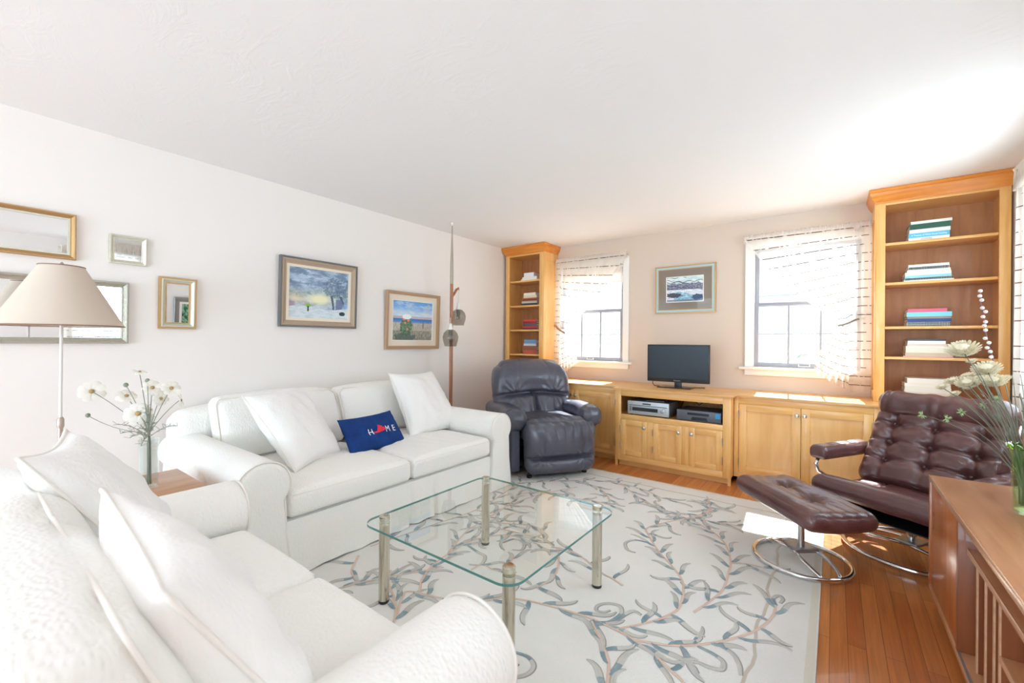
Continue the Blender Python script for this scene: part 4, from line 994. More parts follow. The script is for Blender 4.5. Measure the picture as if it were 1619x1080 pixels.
# filler vines where the sofas mostly hide the rug, and the wandering border line
for i in range(5):
    vine(bm, [(1.35+.1*i, -4.2+.12*i), (1.7+.22*i, -4.05), (2.1+.2*i, -3.95+.05*i), (2.5+.15*i, -4.05)], 1, 0, 0, True, seed=80+i)
vine(bm, [(1.40, -3.85), (1.50, -3.66), (1.58, -3.45), (1.68, -3.28), (1.80, -3.1)], 1, 0, 0, True, seed=95)
vine(bm, [(1.34, -3.3), (1.46, -3.42), (1.58, -3.45)], 1, 0, 0, True, seed=96)
vine(bm, [(1.3, -3.2), (1.36, -2.8), (1.42, -2.4), (1.36, -2.0), (1.3, -1.7)], 1, 0, 0, True, seed=91)
vine(bm, [(1.75, -1.55), (1.6, -1.9), (1.55, -2.3), (1.62, -2.6)], 1, 0, 0, True, seed=92)
pts = [Vector((3.185+.010*math.sin(k*.9)+.004*math.sin(k*2.3), -4.2+k*.06, 0)) for k in range(50)]
strip(bm, pts, .006, 6, ZR+.0006, .001)
pts = [Vector((3.185-k*.06, -1.165+.006*math.sin(k*.8), 0)) for k in range(36)]
strip(bm, pts, .006, 6, ZR+.0006, .001)
M_rugline = mat('wool_line', srgb(196, 186, 172), .97, spec=.05)
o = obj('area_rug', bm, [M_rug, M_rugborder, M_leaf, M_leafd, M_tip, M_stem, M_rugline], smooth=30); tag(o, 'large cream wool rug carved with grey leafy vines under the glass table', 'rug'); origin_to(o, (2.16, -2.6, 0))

# ================================================================ upholstery helpers
def pillow_bm(c, thick, n=26, pinch=.06, seed=0, puff=.42, wr=.006, sag=0.0):
    """c = TL, TR, BL, BR corners. returns bm, surface function S(s,t,side)"""
    TL, TR, BL, BR = [Vector(q) for q in c]; nrm = ((TR-TL).cross(BL-TL)).normalized()
    def S(s, t, side):
        e = 1-pinch*(1-t*t)*abs(s)**1.5; g = 1-pinch*(1-s*s)*abs(t)**1.5
        u, v = s*e*.5+.5, t*g*.5+.5
        p = (BL*(1-u)+BR*u)*(1-v)+(TL*(1-u)+TR*u)*v
        b = max(0, (1-s*s)*(1-t*t))**puff
        w = noise.fractal(Vector((s*2.2+seed, t*2.2, seed+side)), .8, 2, 3)
        edge = 1-b
        w2 = math.sin((s*abs(t)+t*abs(s))*9+seed)*.4*edge
        p = p+nrm*side*(thick*.5*b*(1+.12*w)+wr*w*b+wr*w2*b)
        p = p+(TL-BL).normalized()*(-sag*(1-s*s)*max(0, t)**2)
        return p
    bm = new(); A = {}
    for side in (1, -1):
        for j in range(n+1):
            for i in range(n+1):
                s, t = math.sin((2*i/n-1)*PI/2)*.5+(2*i/n-1)*.5, math.sin((2*j/n-1)*PI/2)*.5+(2*j/n-1)*.5
                bd_ = i in (0, n) or j in (0, n)
                if bd_ and side < 0: A[(i, j, -1)] = A[(i, j, 1)]; continue
                A[(i, j, side)] = bm.verts.new(S(s, t, side))
    for side in (1, -1):
        for j in range(n):
            for i in range(n):
                q = [A[(i, j, side)], A[(i+1, j, side)], A[(i+1, j+1, side)], A[(i, j+1, side)]]
                bm.faces.new(q if side > 0 else q[::-1])
    return bm, S
def pillow(name, label, c, thick, m, pipe=None, group=None, seed=0, pinch=.06, puff=.42, sag=0, parent=None, cat='pillow'):
    ctr = sum((Vector(q) for q in c), Vector())/4; low = min(q[2] for q in c)
    t = thing(name, label, cat, (ctr.x, ctr.y, low), 0, group)
    bm, S = pillow_bm(c, thick, seed=seed, pinch=pinch, puff=puff, sag=sag); obj('pillow_cover', bm, m, t, smooth=180)
    if pipe:
        pts = []
        for (s0, t0, s1, t1) in ((-1, -1, 1, -1), (1, -1, 1, 1), (1, 1, -1, 1), (-1, 1, -1, -1)):
            for k in range(16):
                q = k/16; pts.append(S(s0+(s1-s0)*q, t0+(t1-t0)*q, 1))
        bm = new(); tube(bm, pts, .005, 6, closed=True); obj('piping', bm, pipe, t, smooth=180)
    return t, S
def arm_bm(xc, w, y0, y1, zt, flare=.02, n=18):
    """rolled arm: profile in XZ swept along y (front at y1); softened front end"""
    r = w*.56; prof = []
    for k in range(n*2+1):
        a = -PI*.22+(PI*1.44)*k/(2*n); prof.append((math.cos(a)*r, zt-r*.92+math.sin(a)*r*.92))
    base = [(w*.44, zt-2.0*r), (w*.46, zt*.35), (w*.5, .10), (w*.52, .018)]
    ring = [(-x, z) for x, z in reversed(base)] if False else []
    right = [(w*.52+flare, .016), (w*.5+flare*.6, .12), (w*.47, zt*.4), (w*.455, zt-2.1*r)]
    left = [(-a, b) for a, b in reversed(right)]
    full = right+prof+left
    bm = new(); rings = []
    for y, k in ((y0, 1), (y0+.1, 1), ((y0+y1)/2, 1), (y1-.10, 1), (y1-.035, 1), (y1-.012, .975), (y1-.002, .93), (y1, .86)):
        ring = []
        for (x, z) in full:
            zz = z if z < .05 else .02+(z-.02)*(1-(1-k)*.35)
            p = Vector((xc+x*k, y, zz)); d = .004*nz(p, 7)
            ring.append(Vector((p.x+d, p.y+d*.5, p.z+(d if z > .05 else 0))))
        rings.append(ring)
    loft(bm, rings); return bm, [Vector(q) for q in [(xc+x*.985, y1-.008, .02+(z-.02)*.995) for x, z in full]]
def sofa(label, cat_group, loc, rz, W, D, seats, backh, armw=.22, armh=.62, cush_top=.455, seed=0, nm='sofa', bt=None):
    t = thing(nm, label, 'sofa', loc, rz, cat_group); hw = W/2; yf = D/2; yb = -D/2
    def fab(p, u, k=.004, s=6): 
        d = Vector((nz(p, s, seed), nz(p, s, seed+5), nz(p, s, seed+9)))*k; return p+d
    # slipcovered base with a skirt that reaches the floor
    bm = new(); softbox(bm, (0, -.01, .155), (W-armw*2+.06, D-.10, .28), .025, (30, 24, 8), lambda p, u: fab(p, u, .003))
    obj('base', bm, M_white, t, local=True, smooth=60)
    bm = new(); n = 140; rows = []; hw2 = hw-.0
    zz = [.29, .2, .1, .02]
    for r, z in enumerate(zz):
        row = []
        for i in range(n+1):
            x = -hw2+armw*.9+(W-armw*1.8)*i/n; q = (i/n); k = r/3
            pl = 0
            for c in (.5, .37):
                dd = abs(q-c); pl -= .035*k*math.exp(-(dd/.011)**2)
            row.append(bm.verts.new((x, yf-.045+.028*k+.004*k*math.sin(i*.5)+pl, z+.004*math.sin(i*.23)*(1 if r == 3 else 0))))
        rows.append(row)
    for A, B in zip(rows, rows[1:]):
        for i in range(n): bm.faces.new((A[i], A[i+1], B[i+1], B[i]))
    back = [[bm.verts.new(v.co+Vector((0, -.004, 0))) for v in r] for r in rows]
    for A, B in zip(back, back[1:]):
        for i in range(n): bm.faces.new((B[i], B[i+1], A[i+1], A[i]))
    for A, B in ((rows[0], back[0]), (back[-1], rows[-1])):
        for i in range(n): bm.faces.new((B[i], B[i+1], A[i+1], A[i]))
    for e in (0, n):
        for r in range(3): bm.faces.new((rows[r][e], rows[r+1][e], back[r+1][e], back[r][e]))
    obj('skirt', bm, M_white, t, local=True, smooth=60)
    for s in (-1, 1):
        bm, edge = arm_bm(s*(hw-armw/2), armw, yb+.05, yf-.01, armh); a = obj('arm', bm, M_white, t, local=True, smooth=60)
        bm = new(); tube(bm, edge, .0045, 6); obj('piping', bm, M_pipe, a, local=True, smooth=180)
    # backrest
    bm = new(); softbox(bm, (0, yb+.115, .02+(backh-.03)/2), (W-.05, .20, backh-.03), .075, (40, 8, 22), lambda p, u: fab(p+Vector((0, -.03*max(0, u.z)-.0*u.x, -.05*abs(u.x)**6*max(0, u.z))), u, .006, 4))
    obj('backrest', bm, M_white, t, local=True, smooth=60)
    # seat cushions
    inner = W-2*armw; cw = inner/seats; yc0 = yb+.24; yc1 = yf-.02
    for i in range(seats):
        x = -inner/2+cw*(i+.5); zc = (cush_top+.30)/2; hh = cush_top-.30
        def fn(p, u, i=i):
            cr = max(0, (1-u.x**2)*(1-u.y**2))**.6
            p = p+Vector((0, 0, (.030*cr if u.z > 0 else 0)))
            d = .006*nz(p, 5, seed+i*3)*cr+.0025*math.sin((p.x*1.0+p.y*.35)*60+3*nz(p, 4))*cr*(1 if u.z > 0 else .3)
            return p+Vector((0, 0, d))
        bm = new(); softbox(bm, (x, (yc0+yc1)/2, zc), (cw-.008, yc1-yc0, hh), .040, (36, 36, 10), fn)
        sc = obj('seat_cushion', bm, M_white, t, local=True, smooth=60)
        bm = new()
        for zr in (cush_top-.022, .322):
            hx, hy = (cw-.008)/2-.008, (yc1-yc0)/2-.008
            pts = [Vector((x-hx, (yc0+yc1)/2-hy, zr)), Vector((x-hx, (yc0+yc1)/2+hy-.02, zr)), Vector((x-hx+.02, (yc0+yc1)/2+hy, zr)), Vector((x+hx-.02, (yc0+yc1)/2+hy, zr)), Vector((x+hx, (yc0+yc1)/2+hy-.02, zr)), Vector((x+hx, (yc0+yc1)/2-hy, zr))]
            tube(bm, pts, .005, 6)
        obj('piping', bm, M_pipe, sc, local=True, smooth=180)
    # back cushions
    nb = bt or seats; bw = (inner+.06)/nb
    for i in range(nb):
        x = -(inner+.06)/2+bw*(i+.5); b, tp = cush_top+.015, backh+.035
        y0 = yb+.33; y1 = yb+.20
        c = [(x-bw/2+.006, y1, tp), (x+bw/2-.006, y1, tp), (x-bw/2+.002, y0, b), (x+bw/2-.002, y0, b)]
        def fn(p, u, i=i):
            cr = max(0, (1-u.x**2)*(1-u.z**2))**.55
            lean = -.075*(u.z)
            d = .05*cr*(1 if u.y > 0 else 0)+.006*nz(p, 5, seed+i+20)+.002*math.sin(p.z*70+4*nz(p, 4))*cr
            return p+Vector((0, lean+d, .018*(1-u.x**2)*max(0, u.z)-.012*abs(u.x)**5*max(0, u.z)))
        bm = new(); softbox(bm, (x, yb+.30, (b+tp)/2), (bw-.008, .15, tp-b), .05, (32, 8, 28), fn)
        bc = obj('back_cushion', bm, M_white, t, local=True, smooth=60)
        hx, hz = (bw-.008)/2-.009, (tp-b)/2-.009; pts = []
        for (a, q) in ((-1, -1), (-1, 1), (1, 1), (1, -1)):
            pass
        bm = new(); pr = []
        for (px_, pz_) in rrect(-hx, hx, -hz, hz, .045, 6):
            uz = pz_/((tp-b)/2); ux = px_/hx
            pr.append(Vector((x+px_, yb+.30+.066-.075*uz, (b+tp)/2+pz_+.018*(1-ux*ux)*max(0, uz))))
        tube(bm, pr, .0045, 6, closed=True); obj('piping', bm, M_pipe, bc, local=True, smooth=180)
    return t

# ---- sofa along the left wall (front faces +x)
sofa('long white slipcovered sofa along the left wall with the blue pillow on it', None, (.685, -2.865, 0), -PI/2, 2.03, 1.22, 2, .80, .225, .62, .44, 3)
# ---- loveseat in the foreground (front faces +y)
sofa('white slipcovered loveseat in the foreground at the lower left', None, (2.10, -4.385, 0), 0, 1.55, .92, 2, .80, .22, .61, .45, 11)

# ---- pillows
WP = 'loose white pillows'
pillow('throw_pillow', 'large white square pillow leaning at the lamp end of the long sofa', [(.52, -2.49, .93), (.44, -1.955, .92), (.84, -2.52, .45), (.80, -1.95, .44)], .22, M_whitep, M_pipe, WP, 1, pinch=.10)
pillow('throw_pillow', 'large white square pillow leaning at the end-table end of the long sofa', [(.66, -3.63, .865), (.47, -3.20, .87), (1.03, -3.50, .46), (.80, -3.08, .45)], .22, M_whitep, M_pipe, WP, 2, pinch=.09)
tb, SB = pillow('throw_pillow', 'navy blue lumbar pillow reading HOME in the middle of the long sofa', [(.75, -3.085, .66), (.67, -2.59, .66), (.92, -3.085, .44), (.87, -2.59, .435)], .11, M_blue, None, None, 3, pinch=.05, sag=.01)
def on_pillow(bm, S, cx, cz, kx, kz, name, m, parent, side=1, h=.0028):
    for v in bm.verts:
        s, q = cx+v.co.x*kx, cz+v.co.y*kz; a = S(s, q, side); b = S(s, q, -side); v.co = a+(a-b).normalized()*(h+v.co.z)
    return obj(name, bm, m, parent, smooth=0)
def subdiv(bm, l=.02):
    bmesh.ops.triangulate(bm, faces=bm.faces); 
    for _ in range(4): bmesh.ops.subdivide_edges(bm, edges=[e for e in bm.edges if e.calc_length() > l], cuts=1, use_grid_fill=False)
    return bm
probe = SB(0, 0, 1); sd_ = 1 if probe.x > SB(0, 0, -1).x else -1
for ch, cx in (('H', -.27), ('M', .35), ('E', .62)):
    bm = subdiv(text_bm(ch, .2, 0)); 
    on_pillow(bm, SB, cx, -.16, 1.4, 2.35, 'letter_'+ch.lower(), M_wprint, tb, sd_)
bm = new(); isl = [(-.155, -.035), (-.10, -.055), (-.02, -.06), (.06, -.05), (.12, -.03), (.145, -.005), (.12, .03), (.09, .06), (.06, .085), (.03, .10), (.0, .12), (.025, .085), (.045, .055), (.04, .025), (.0, .0), (-.05, -.012), (-.11, -.018), (-.15, -.022)]
vv = [bm.verts.new((x, y, 0)) for x, y in isl]; bm.faces.new(vv)
subdiv(bm, .03); on_pillow(bm, SB, .035, -.12, 1.45, 2.3, 'island_emblem', M_red, tb, sd_)
pillow('throw_pillow', 'white square pillow standing on the far end of the loveseat below the flowers', [(1.53, -4.458, .915), (1.95, -4.585, .925), (1.62, -4.20, .47), (2.0, -4.28, .47)], .17, M_whitep, M_pipe, WP, 4, pinch=.10)
pillow('throw_pillow', 'white square pillow nearest the camera on the loveseat', [(2.29, -4.50, .905), (2.66, -4.50, .84), (2.28, -4.27, .47), (2.72, -4.27, .47)], .17, M_whitep, M_pipe, WP, 5, pinch=.10)

# ================================================================ glass coffee table
t = thing('coffee_table', 'low glass-topped coffee table with four metal cylinder legs on the rug', 'table', (2.17, -3.13, ZR))
gx0, gx1, gy0, gy1, gz = 1.735, 2.585, -3.555, -2.705, .385
bm = new(); a_ = rrect(gx0, gx1, gy0, gy1, .07)
A = [bm.verts.new((x, y, gz)) for x, y in a_]; bm.faces.new(A)
obj('glass_top', bm, M_tglass, t, smooth=0)
bm = new(); 
for (zA, zB) in ((gz-.010, gz-.0002),):
    a1_ = [bm.verts.new((x, y, zA)) for x, y in a_]; b1_ = [bm.verts.new((x, y, zB)) for x, y in a_]
    for i in range(len(a_)): f = bm.faces.new((a1_[i], a1_[(i+1) % len(a_)], b1_[(i+1) % len(a_)], b1_[i]))
obj('glass_edge', bm, mat('sea_green_edge', srgb(78, 140, 134), .08, spec=.8), t, smooth=50)
for (lx, ly) in ((1.80, -3.475), (2.512, -3.475), (2.512, -2.765), (1.80, -2.765)):
    bm = new(); r = .0235
    lathe(bm, [(r, ZR+.014), (r, gz-.011)], (lx, ly, 0), 28)
    lg = obj('leg', bm, M_brass, t, smooth=50)
    bm = new(); lathe(bm, [(r, gz+.001), (r, gz+.019), (r-.002, gz+.021), (r-.006, gz+.0215), (0, gz+.0205)], (lx, ly, 0), 28); obj('leg_cap', bm, M_brass, lg)
    bm = new(); lathe(bm, [(r-.001, ZR+.0005), (r, ZR+.004), (r, ZR+.0138)], (lx, ly, 0), 28); obj('rubber_foot', bm, M_black, lg)

# ================================================================ recliner
RL = (1.09, -1.125, 0)
t = thing('recliner', 'dark slate leather recliner with puffy arms in the far left corner', 'armchair', RL, math.radians(-124))
def gauss(x, c, w): return math.exp(-((x-c)/w)**2)
# local: front = +y. body depth -.30..+.40, half width .42
for s in (-1, 1):
    bm = new(); softbox(bm, (s*.375, .03, .27), (.09, .70, .44), .02, (6, 20, 14)); obj('side_panel', bm, M_navyside, t, local=True)
    def fn(p, u, s=s):
        w = .006*math.sin(p.y*75+s)*gauss(p.y, .36, .09)+.005*math.sin(p.x*90)*gauss(p.y, .36, .06)+.004*nz(p, 9, s)
        k = 1+.12*gauss(p.y, .30, .12)-.10*gauss(p.y, -.33, .2)
        z = p.z*k; 
        if u.z < 0 and p.y > .30: z = p.z*k-.03*max(0, (p.y-.30)/.12)
        return Vector((p.x*k+w*.4, p.y, z-.02*max(0, (p.y-.1))/.3+w+.015*gauss(p.y, .1, .2)))
    bm = new(); softbox(bm, (s*.378, .035, .527), (.195, .80, .158), .076, (16, 50, 14), fn); obj('arm_pad', bm, M_navy, t, local=True, smooth=180)
# seat + footrest
def fn(p, u):
    cr = max(0, 1-u.x**2)**.5; q = p.copy()
    if u.z > .2:
        q.z += .03*cr+.010*gauss(p.y, .33, .1)
        q.z += (.010*math.sin(p.x*80+5*nz(p, 3))*gauss(p.y, .28, .14))*cr
    q.z += .004*nz(p, 8, 2)
    return q
bm = new(); softbox(bm, (0, .10, .40), (.64, .70, .17), .06, (50, 40, 12), fn); obj('seat', bm, M_navy, t, local=True, smooth=180)
def fn(p, u):
    q = p.copy()
    if u.y > -.2:
        crease = gauss(p.z, -.075, .014)*(1-.6*abs(u.x)**4)
        q.y += .025*(1-u.x**2)+.02*gauss(p.z, .08, .09)+.018*gauss(p.z, -.15, .05)-.075*crease
        q.y -= .012*gauss(abs(p.x), .20, .012)*(1-gauss(p.z, .17, .06))*.6
        fan = gauss(abs(p.x), .21, .10)*gauss(p.z, -.075, .07); q.y += .011*fan*math.sin(math.atan2(p.z+.075, abs(p.x)-.19)*11)
        q.y += .010*math.sin(p.x*75+5*nz(p, 3))*gauss(p.z, .16, .08); q.z += .008*math.sin(p.x*75+5*nz(p, 3))*gauss(p.z, .2, .06)
    q += Vector((0, .005, .004))*nz(p, 7, 4)
    q.x *= 1-.03*max(0, -u.z)
    return q
bm = new(); softbox(bm, (0, .475, .275), (.66, .16, .44), .07, (70, 10, 60), fn); obj('footrest', bm, M_navy, t, local=True, smooth=180)
# backrest
def fnb(p, u):
    q = p.copy(); x, z = p.x, p.z   # local about centre; z -.33..+.33
    if u.y > -.3:
        line = gauss(z, .0-.02*(x/.3)**2, .020)*(1-sst(.24, .38, abs(x))*.75)
        vert = gauss(x, 0, .014+.02*max(0, -z))*(1-sst(-.02, .03, z))*(1 if z > -.34 else 1)
        q.y += .055*gauss(z, .19, .14)*(1-.5*u.x**2)+.05*gauss(abs(x), .15, .11)*gauss(z, -.16, .13)
        q.y -= .085*line+.075*vert
        q.y -= .008*gauss(abs(x)+.10*z, .19, .010)*sst(0, .05, z)
        a = math.atan2(z+.0, abs(x)-.21); rr_ = math.hypot(z, abs(x)-.21); q.y += .012*math.sin(a*12)*math.exp(-(rr_/.10)**2)
        q.y += .009*math.sin(x*70+4*nz(p, 4))*gauss(z, -.2, .1)
    q.y += .006*nz(p, 6, 8); q.z += .006*nz(p, 6, 3)
    k = 1.02-.15*max(0, u.z)**3-.02*max(0, -u.z); q.x *= k
    q.z -= .05*abs(u.x)**4*max(0, u.z)
    # lean back
    q.y += -.20*(z+.33)/.66-.06*max(0, z-.15)
    return q
bm = new(); softbox(bm, (0, -.10, .685), (.82, .20, .68), .09, (70, 12, 70), fnb); obj('backrest', bm, M_navy, t, local=True, smooth=180)
bm = new(); softbox(bm, (0, -.20, .32), (.62, .14, .44), .03, (12, 6, 12)); obj('back_panel', bm, M_navyside, t, local=True)
for (x, y) in ((-.27, .44), (.27, .44), (-.3, -.20), (.3, -.20)):
    bm = new(); lathe(bm, [(.020, ZR+.001), (.024, ZR+.006), (.024, .035), (.014, .040), (.014, .062)], (x, y, 0), 14); obj('foot', bm, M_black, t, local=True)
bm = new(); softbox(bm, (0, .05, .10), (.66, .50, .08), .01, (4, 4, 3)); obj('mechanism', bm, M_black, t, local=True)
# (moved to the rug height below)

# ================================================================ swivel lounge chair and footstool
def ringbase(t, r, hubz, parent, ry=None):
    bm = new(); pts = [(r*math.cos(2*PI*k/56), (ry or r)*math.sin(2*PI*k/56), .0) for k in range(56)]
    tube(bm, pts, .0125, 10, closed=True)
    bmesh.ops.translate(bm, verts=bm.verts, vec=(0, 0, ZR+.0135)); rg = obj('base_ring', bm, M_chrome, t, local=True, smooth=180)
    for s in (-1, 1):
        bm = new(); pts = []
        for k in range(25):
            a = -1+2*k/24; x = a*r*.985*(1 if abs(a) < 1 else 1); y = s*.052+s*.09*(1-a*a)*0+.0; z = ZR+.0135+(hubz-ZR-.03)*(1-abs(a)**2.2)
            yy = s*(.045+.10*abs(a)*(1-abs(a))) 
            pts.append((x*math.cos(0), yy, z))
        tube(bm, pts, .0105, 10); obj('base_tube', bm, M_chrome, t, local=True, smooth=180)
    bm = new(); softbox(bm, (0, 0, hubz-.008), (.11, .13, .022), .008, (6, 6, 3)); obj('hub', bm, M_steel, t, local=True)
def bolster_panel(bm, W, pts, th, n=60, buttons=(), seed=0, crown=.25, bdepth=.03, cols=None):
    """thick cushion following the polyline pts (list of (y,z), local), width W along x, thickness th. normal side = 'up'."""
    P = [Vector((0, a, b)) for a, b in pts]; cr = []
    for i in range(len(P)-1):
        p0, p1, p2, p3 = P[max(0, i-1)], P[i], P[i+1], P[min(len(P)-1, i+2)]
        m = n//(len(P)-1)
        for k in range(m):
            t = k/m; cr.append(.5*((2*p1)+(p2-p0)*t+(2*p0-5*p1+4*p2-p3)*t*t+(3*p1-p0-3*p2+p3)*t**3))
    cr.append(P[-1]); N = len(cr); L = [0]
    for a, b in zip(cr, cr[1:]): L.append(L[-1]+(b-a).length)
    tot = L[-1]; nx = 54; sec = 10
    def frame(l):
        l = max(0, min(tot, l))
        for i in range(N-1):
            if L[i+1] >= l: break
        f = (l-L[i])/max(1e-9, L[i+1]-L[i]); c = cr[i].lerp(cr[i+1], f); tg = (cr[i+1]-cr[i]).normalized(); nm = Vector((0, tg.z, -tg.y))
        if i > 0 and i < N-2:
            tg2 = (cr[min(N-1, i+2)]-cr[i-1]).normalized(); nm = Vector((0, tg2.z, -tg2.y))
        return c, nm, tg
    h = th/2
    def fn(p, u):
        x = p.x; l = p.y+tot/2; c, nm, tg = frame(l)
        d = p.z
        top = u.z > -.1
        if top:
            d += crown*th*max(0, (1-u.x**2))**.5*max(0, 1-u.y**4)*.5
            for (bx, bl) in buttons:
                dx, dl = x-bx, l-bl; r2 = dx*dx+dl*dl; r = math.sqrt(r2)
                d -= bdepth*math.exp(-(r/.035)**2)+.5*bdepth*math.exp(-(r/.09)**2)
                an = math.atan2(dl, dx); d += .0035*math.sin(an*9+seed+bx*40)*math.exp(-((r-.06)/.035)**2)
            if cols:
                for (x0c, l0, x1c, l1) in cols:
                    vx, vl = x1c-x0c, l1-l0; ll = math.hypot(vx, vl); tt = ((x-x0c)*vx+(l-l0)*vl)/ll/ll
                    if -.02 < tt < 1.02:
                        ds = abs((x-x0c)*vl-(l-l0)*vx)/ll + .006*math.sin(tt*9+x0c*30)*0
                        d -= .45*bdepth*math.exp(-(ds/.010)**2)
            d += .0022*math.sin(l*85+x*12+6*nz((x, l, seed), 4))*(.5+.5*abs(u.x))
        d += .003*nz((x, l, d), 9, seed)
        over = (p.y-(-tot/2)) if p.y < -tot/2 else (p.y-tot/2 if p.y > tot/2 else 0)
        return Vector((x, 0, 0))+c+nm*d+tg*over
    softbox(bm, (0, 0, 0), (W, tot, th), h*.96, (nx, n, sec), fn)
    return tot, frame
CH = (3.79, -1.34, 0); CR = math.radians(149)     # local +y faces (-.515,-.857)
CR = math.atan2(.515, -.857)
t = thing('lounge_chair', 'dark oxblood leather swivel lounge chair with tufted back and chrome ring base', 'armchair', CH, CR)
CHAIR = t
ringbase(t, .31, .085, t)
bm = new(); lathe(bm, [(.022, .08), (.022, .25)], (0, 0, 0), 20); obj('pillar', bm, M_chrome, t, local=True)
# seat: from front (y=.43) to back (y=-.10)
SEATP = [(.425, .380), (.35, .362), (.20, .315), (.05, .29), (-.10, .30)]
bm = new(); btn = [(-.14, .28), (.14, .28)]
bolster_panel(bm, .62, SEATP, .105, 56, btn, 1, .4, .03, [(-.14, .28, -.14, .56), (.14, .28, .14, .56)])
obj('seat', bm, M_brown, t, local=True, smooth=180)
BACKP = [(-.07, .335), (-.15, .47), (-.24, .63), (-.32, .77)]
bl = []
rows_ = [(.16, (-.20, 0, .20)), (.28, (-.20, 0, .20)), (.40, (-.20, 0, .20))]
for l, xs in rows_:
    for x in xs: bl.append((x, l))
lines = []
for x in (-.20, 0, .20): lines.append((x, 0.03, x, .47))
for l in (.16, .28, .40): lines.append((-.30, l, .30, l))
bm = new(); tot, frm = bolster_panel(bm, .64, BACKP, .11, 70, bl, 2, .5, .034, lines)
# orient: normal must face forward/up; polyline goes up and back so normal (-tz, ty) faces back -> flip by mirroring depth
bk = obj('backrest', bm, M_brown, t, local=True, smooth=180)
for (bx, l) in bl+[]:
    c, nm, tg = frm(l); bm = new(); lathe(bm, [(.009, -.004), (.0085, .002), (.005, .0045), (0, .005)], (0, 0, 0), 12)
    q = Vector((0, 0, 1)).rotation_difference(nm).to_matrix().to_4x4(); bmesh.ops.transform(bm, matrix=Matrix.Translation(c+nm*(.055-.020)+Vector((bx, 0, 0))) @ q, verts=bm.verts)
    obj('tuft_button', bm, M_brownd, bk, local=True)
# head roll
def fn(p, u):
    r = math.hypot(p.y, p.z); w = .004*math.sin(p.x*60+9*nz(p, 6))+.004*nz(p, 10, 5)
    k = 1+w/.07
    return Vector((p.x, p.y*k, p.z*k*1.0))
bm = new(); softbox(bm, (0, -.315, .815), (.64, .15, .17), .073, (60, 16, 16), fn); obj('head_roll', bm, M_brown, t, local=True, smooth=180)
for s in (-1, 1):
    def fn(p, u):
        d = 0
        if u.z > 0:
            for by in (-.11, 0.0, .11): d -= .016*math.exp(-(math.hypot(p.x, p.y-by)/.022)**2)
            d += .008*(1-u.x**2)
        return p+Vector((0, 0, d+.02*(u.y if u.y < 0 else 0)*0))
    bm = new(); softbox(bm, (s*.38, -.005, .513), (.11, .48, .080), .028, (14, 50, 8), fn); ap = obj('armrest', bm, M_brown, t, local=True, smooth=180)
    bm = new(); tube(bm, [(s*.385, .21, .475), (s*.385, .235, .445), (s*.38, .22, .40), (s*.36, .12, .34), (s*.345, .0, .27), (s*.33, -.10, .235)], .011, 10); obj('arm_tube', bm, M_chrome, t, local=True, smooth=180)
# underframe
for s in (-1, 1):
    bm = new(); tube(bm, [(s*.29, .40, .305), (s*.29, .25, .265), (s*.29, .05, .235), (s*.29, -.10, .245), (s*.29, -.20, .34), (s*.29, -.31, .56), (s*.29, -.40, .76)], .0125, 10)
    obj('frame_tube', bm, M_chrome, t, local=True, smooth=180)
bm = new(); box(bm, (-.29, .04, .236), (.29, .075, .25), .003); box(bm, (-.29, -.075, .236), (.29, -.04, .25), .003); box(bm, (-.06, -.09, .25), (.06, .09, .256), .002); obj('crossbar', bm, M_steel, t, local=True)
bm = new()
box(bm, (-.28, -.06, .246), (.28, .36, .252))
obj('webbing', bm, M_black, t, local=True)
# footstool
OF = (3.29, -1.845, 0); d = Vector((.77, .63)); OR = math.atan2(.77, -.63)   # local +y = (-.77,-.63)
t = thing('footstool', 'dark oxblood leather footstool on a chrome ring in front of the lounge chair', 'footstool', OF, OR)
ringbase(t, .225, .095, t)
bm = new(); lathe(bm, [(.0165, .09), (.0165, .285)], (0, 0, 0), 20); obj('pillar', bm, M_nickel, t, local=True)
bm = new(); box(bm, (-.2, -.13, .278), (.2, .13, .29), .003); obj('support_plate', bm, M_steel, t, local=True)
bm = new(); bolster_panel(bm, .65, [(.195, .347), (.07, .332), (-.06, .332), (-.170, .345)], .095, 44, [(-.1, .19), (.12, .19)], 5, .45, .03, [(-.16, .19, .18, .19)])
bmesh.ops.translate(bm, verts=bm.verts, vec=(.006, 0, 0)); obj('cushion', bm, M_brown, t, local=True, smooth=180)
for x in (-.29, .29):
    pass

# ================================================================ teak sideboard (right)
XS, XE = 3.785, 4.30; YA, YZ = -1.93, -3.85; ZT = .60
t = thing('sideboard', 'low teak sideboard with open shelves at the right edge of the room', 'sideboard', ((XS+XE)/2, (YA+YZ)/2, 0))
bm = new(); box(bm, (XS+.004, YZ+.004, ZT-.022), (XE, YA-.004, ZT), .001); tp = obj('top', bm, M_teak, t)
bm = new(); box(bm, (XS-.001, YZ, ZT-.023), (XS+.0035, YA, ZT+.0005), .001); obj('edge_band', bm, M_teakE, tp, label='pale front edge band')
bm = new(); box(bm, (XS, YA-.022, .085), (XE, YA-.001, ZT-.0225), .001); obj('end_panel', bm, M_teakV, t)
bm = new(); box(bm, (XS, YZ, .085), (XE, YZ+.02, ZT-.0225), .001); obj('end_panel', bm, M_teakV, t)
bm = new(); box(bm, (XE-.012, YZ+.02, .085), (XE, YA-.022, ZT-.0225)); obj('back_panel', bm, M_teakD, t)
bm = new(); box(bm, (XS, YZ+.02, .085), (XE-.012, YA-.022, .105), .001); bp = obj('bottom_panel', bm, M_teak, t)
bm = new(); box(bm, (XS+.002, -3.83, .1052), (XS+.010, -2.50, .1075)); obj('door_track', bm, M_steel, bp)
bm = new(); box(bm, (XS+.006, -2.462, .110), (XS+.022, YA-.024, ZT-.0235), .001); dd = obj('sliding_door', bm, M_teakV, t)
